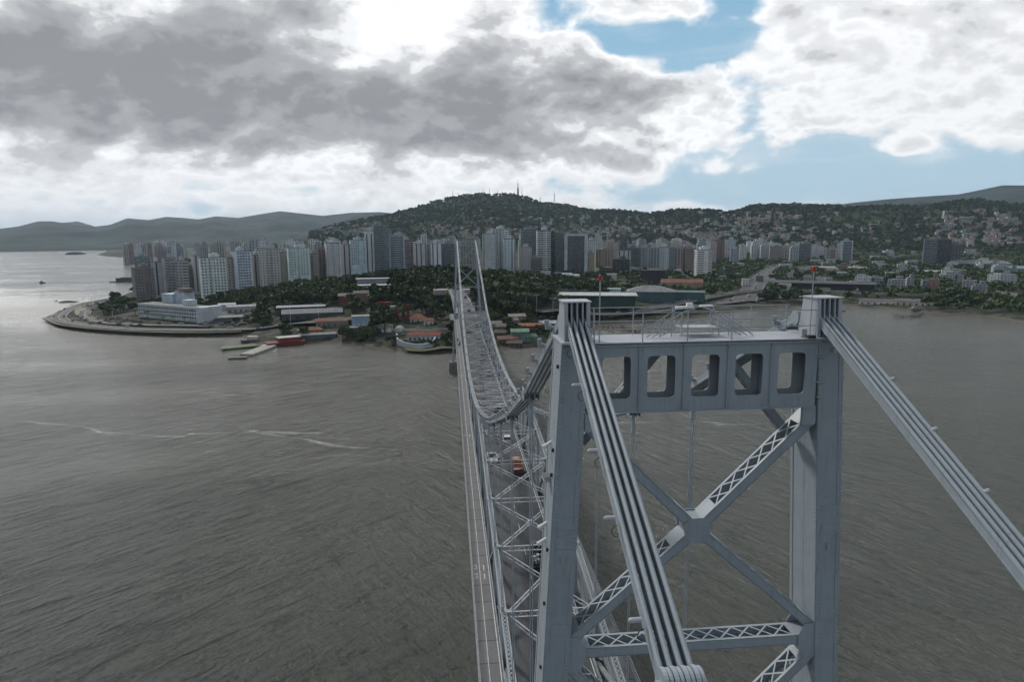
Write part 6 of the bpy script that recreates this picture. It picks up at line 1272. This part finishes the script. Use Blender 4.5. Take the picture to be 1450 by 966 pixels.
# bus on the viaduct
i = 14
def bus(p, q, colr, label):
    d = np.array(q[:2])-np.array(p[:2]); o = tag(empty('bus', (p[0], p[1], p[2]), math.atan2(d[1], d[0])), label, 'bus'); mb = MB(); mb.box(0, 0, 1.9, 12, 2.6, 2.9); mb.build('body', CAR, o, color=(*colr, 1)); mb = MB(); mb.box(0, 0, 2.4, 11.2, 2.66, 1.0); mb.build('window_band', GLASS, o)
    for sx in (-4, 4):
        for sy in (-1.15, 1.15): mb = MB(); mb.tube((sx, sy-.15, .5), (sx, sy+.15, .5), .5, 10); mb.build('wheel', RUB, o)
kk = min(range(len(V2)), key=lambda k: abs(V2[k][0]-on_z(1416, 414, 9)[0])); bus(V2[kk], V2[kk+1], (.30, .33, .42), 'blue and white bus on the broad right viaduct')
kk = min(range(len(V1)), key=lambda k: abs(V1[k][0]-on_z(1168, 412, 9)[0])); bus(V1[kk], V1[kk+1], (.48, .48, .48), 'white bus on the curved flyover')
for r in (carp, pickp):
    for ch in list(r.children): bpy.data.objects.remove(ch)
    bpy.data.objects.remove(r)
# people walking on the bridge path
def person(x, y, colr, trs, label, ph=0.0):
    vs = [(0, 0, .92), (0, 0, 1.15), (0, 0, 1.40), (0, 0, 1.50), (0, 0, 1.60), (0, .01, 1.70), (-.09, 0, .9), (-.10, .10+ph, .50), (-.10, .02+ph, .09), (-.10, .14+ph, .05), (.09, 0, .9), (.10, -.06-ph, .50), (.10, -.22-ph, .1), (.10, -.12-ph, .05), (-.19, 0, 1.40), (-.24, -.06, 1.14), (-.22, .06, .90), (.19, 0, 1.40), (.24, .06, 1.14), (.22, .16, .92)]
    es = [(0, 1), (1, 2), (2, 3), (3, 4), (4, 5), (0, 6), (6, 7), (7, 8), (8, 9), (0, 10), (10, 11), (11, 12), (12, 13), (2, 14), (14, 15), (15, 16), (2, 17), (17, 18), (18, 19)]
    rad = [.13, .12, .14, .06, .10, .085, .09, .065, .045, .04, .09, .065, .045, .04, .06, .045, .035, .06, .045, .035]
    me = bpy.data.meshes.new('person'); me.from_pydata(vs, es, []); o = bpy.data.objects.new('person', me); col.objects.link(o); o.location = (x, y, DK+.16); m_ = o.modifiers.new('skin', 'SKIN')
    for i_, r_ in enumerate(rad): me.skin_vertices[0].data[i_].radius = (r_, r_)
    me.skin_vertices[0].data[0].use_root = True; o.modifiers.new('s', 'SUBSURF').levels = 1; o.modifiers['s'].render_levels = 1
    me.materials.append(mat('skin', (.35, .2, .14), var=0)); tag(o, label, 'person')
    # shirt, trousers and hair as slightly larger shells
    for nm, pts, c_ in (('shirt', [((0, 0, .95), .17), ((0, 0, 1.2), .16), ((0, 0, 1.42), .18), ((0, 0, 1.5), .09)], colr), ('hair', [((0, -.02, 1.66), .09), ((0, -.02, 1.76), .11), ((0, -.01, 1.82), .05)], (.02, .015, .01))):
        mb = MB()
        for (p, r1), (q, r2) in zip(pts[:-1], pts[1:]): mb.tube(p, q, r1, 10, r2)
        mb.build(nm, PLAIN, o, color=(*c_, 1))
    mb = MB()
    for a, b, r1, r2 in (((-.09, 0, .98), (-.10, .10+ph, .5), .12, .085), ((-.10, .10+ph, .5), (-.10, .02+ph, .14), .085, .06), ((.09, 0, .98), (.10, -.06-ph, .5), .12, .085), ((.10, -.06-ph, .5), (.10, -.22-ph, .16), .085, .06)): mb.tube(a, b, r1, 8, r2)
    mb.build('trousers', PLAIN, o, color=(*trs, 1))
for px, py, c_, tr_, lb in ((648.5, 482, (.03, .03, .03), (.02, .02, .03), 'person in dark clothes walking on the left path, farther one of the trio'), (649.8, 489, (.04, .05, .08), (.02, .02, .02), 'person in a dark blue top on the left path, middle one of the trio'), (651.3, 487, (.05, .05, .05), (.03, .03, .04), 'person in grey on the left path, right one of the trio')):
    x, y = on_z(px, py, DK+.9); person(min(max(x, 2.6), 4.1), y, c_, tr_, lb, .03)
# ---------------------------------------------------------------- lamps, boats
def lamp_post(px, py, h_, label, group, dbl=True):
    x, y, z, D = hit(px, py); o = tag(empty('street_lamp', (x, y, z)), label, 'street lamp', group); mb = MB(); mb.tube((0, 0, 0), (0, 0, h_), .11, 6, .07); mb.build('pole', WHITEP, o); mb = MB()
    for s_ in ((-1, 1) if dbl else (1,)): mb.beam((0, 0, h_), (s_*2.0, 0, h_+.3), .1, .1); mb.box(s_*2.2, 0, h_+.3, .9, .35, .15)
    mb.build('lamp_head', WHITEP, o)
for i, (px, py, h_) in enumerate(((117, 446, 15), (133, 440, 15), (160, 452, 12), (412, 462, 18), (452, 463, 18), (745, 444, 16), (760, 446, 16), (783, 447, 14), (1000, 432, 10), (1060, 428, 10), (1210, 424, 10), (1365, 430, 13), (1385, 432, 13), (1405, 434, 13))): lamp_post(px, py, h_, f'tall pale street lamp, {ordw(i)} from the left along the shore', 'street lamps along the shore')
x, y = on_z(60, 401); o = tag(empty('fishing_boat', (x, y, 0), .4), 'small dark fishing boat with a mast alone on the left bay', 'boat'); mb = MB(); mb.hexa([(-3.5, -1.0, -.4), (3.5, -1.0, -.4), (3.5, 1.0, -.4), (-3.5, 1.0, -.4), (-4.5, -1.8, 1.4), (4.5, -1.6, 1.6), (4.5, 1.6, 1.6), (-4.5, 1.8, 1.4)]); mb.build('hull', PLAIN, o, color=(.08, .12, .12, 1)); mb = MB(); mb.box(-1, 0, 2.6, 3, 2.2, 2.2); mb.build('wheelhouse', PLAIN, o, color=(.12, .17, .17, 1)); mb = MB(); mb.tube((0, 0, 2), (0, 0, 8), .12, 6); mb.build('mast', DARK, o)
A = np.array(on_z(159, 400)); o = tag(empty('harbour_building', (A[0]+22, A[1]+8, 0), .1), 'dark low waterside clubhouse on stilts left of the brown tower', 'building'); mb = MB(); mb.box(0, 0, 1.0, 52, 18, 1.2); mb.build('platform', CONCD, o); mb = MB(); mb.box(3, 0, 4.2, 40, 12, 5.2); mb.build('wall', PLAIN, o, color=(.06, .08, .08, 1)); mb = MB(); mb.box(4, 0, 7.4, 30, 13, 1.6, taper=.8); mb.build('roof', ROOFC, o, color=(.10, .12, .12, 1))
for px, py, L_, lb in ((1297, 452*0+439.5, 14, 'small pale motor boat hauled out by the club houses'),):
    x, y, z, D = hit(px, py); mb = MB(); mb.hexa([(x-5, y-1, z), (x+5, y-.6, z), (x+5, y+.6, z), (x-5, y+1, z), (x-6, y-2, z+2.2), (x+7, y-.4, z+2.5), (x+7, y+.4, z+2.5), (x-6, y+2, z+2.2)]); mb.box(x-1, y, z+3, 5, 2.6, 1.6, taper=.8); tag(mb.build('motor_boat', CONC), lb, 'boat')

# ---------------------------------------------------------------- every repeat gets its own place in its row
def number(names):
    G = {}
    for o in bpy.data.objects:
        if o.parent is None and o.get('category') in names and o.get('group'): G.setdefault((o['label']), []).append(o)
    for lab, L in G.items():
        if len(L) < 2: continue
        L.sort(key=lambda o: math.atan2(o.location.x, o.location.y))
        w_ = lab.split()
        for i, o in enumerate(L):
            t_ = f', {ordw(i)} from the left'; l_ = lab
            if len((l_+t_).split()) > 16: t_ = f', {ordw(i)} from left'
            if len((l_+t_).split()) > 16: l_ = l_.replace('tiny ', '').replace('the crowded middle of town', 'mid town')
            o['label'] = l_+t_
number({'tree', 'palm', 'car', 'house', 'shrub'})
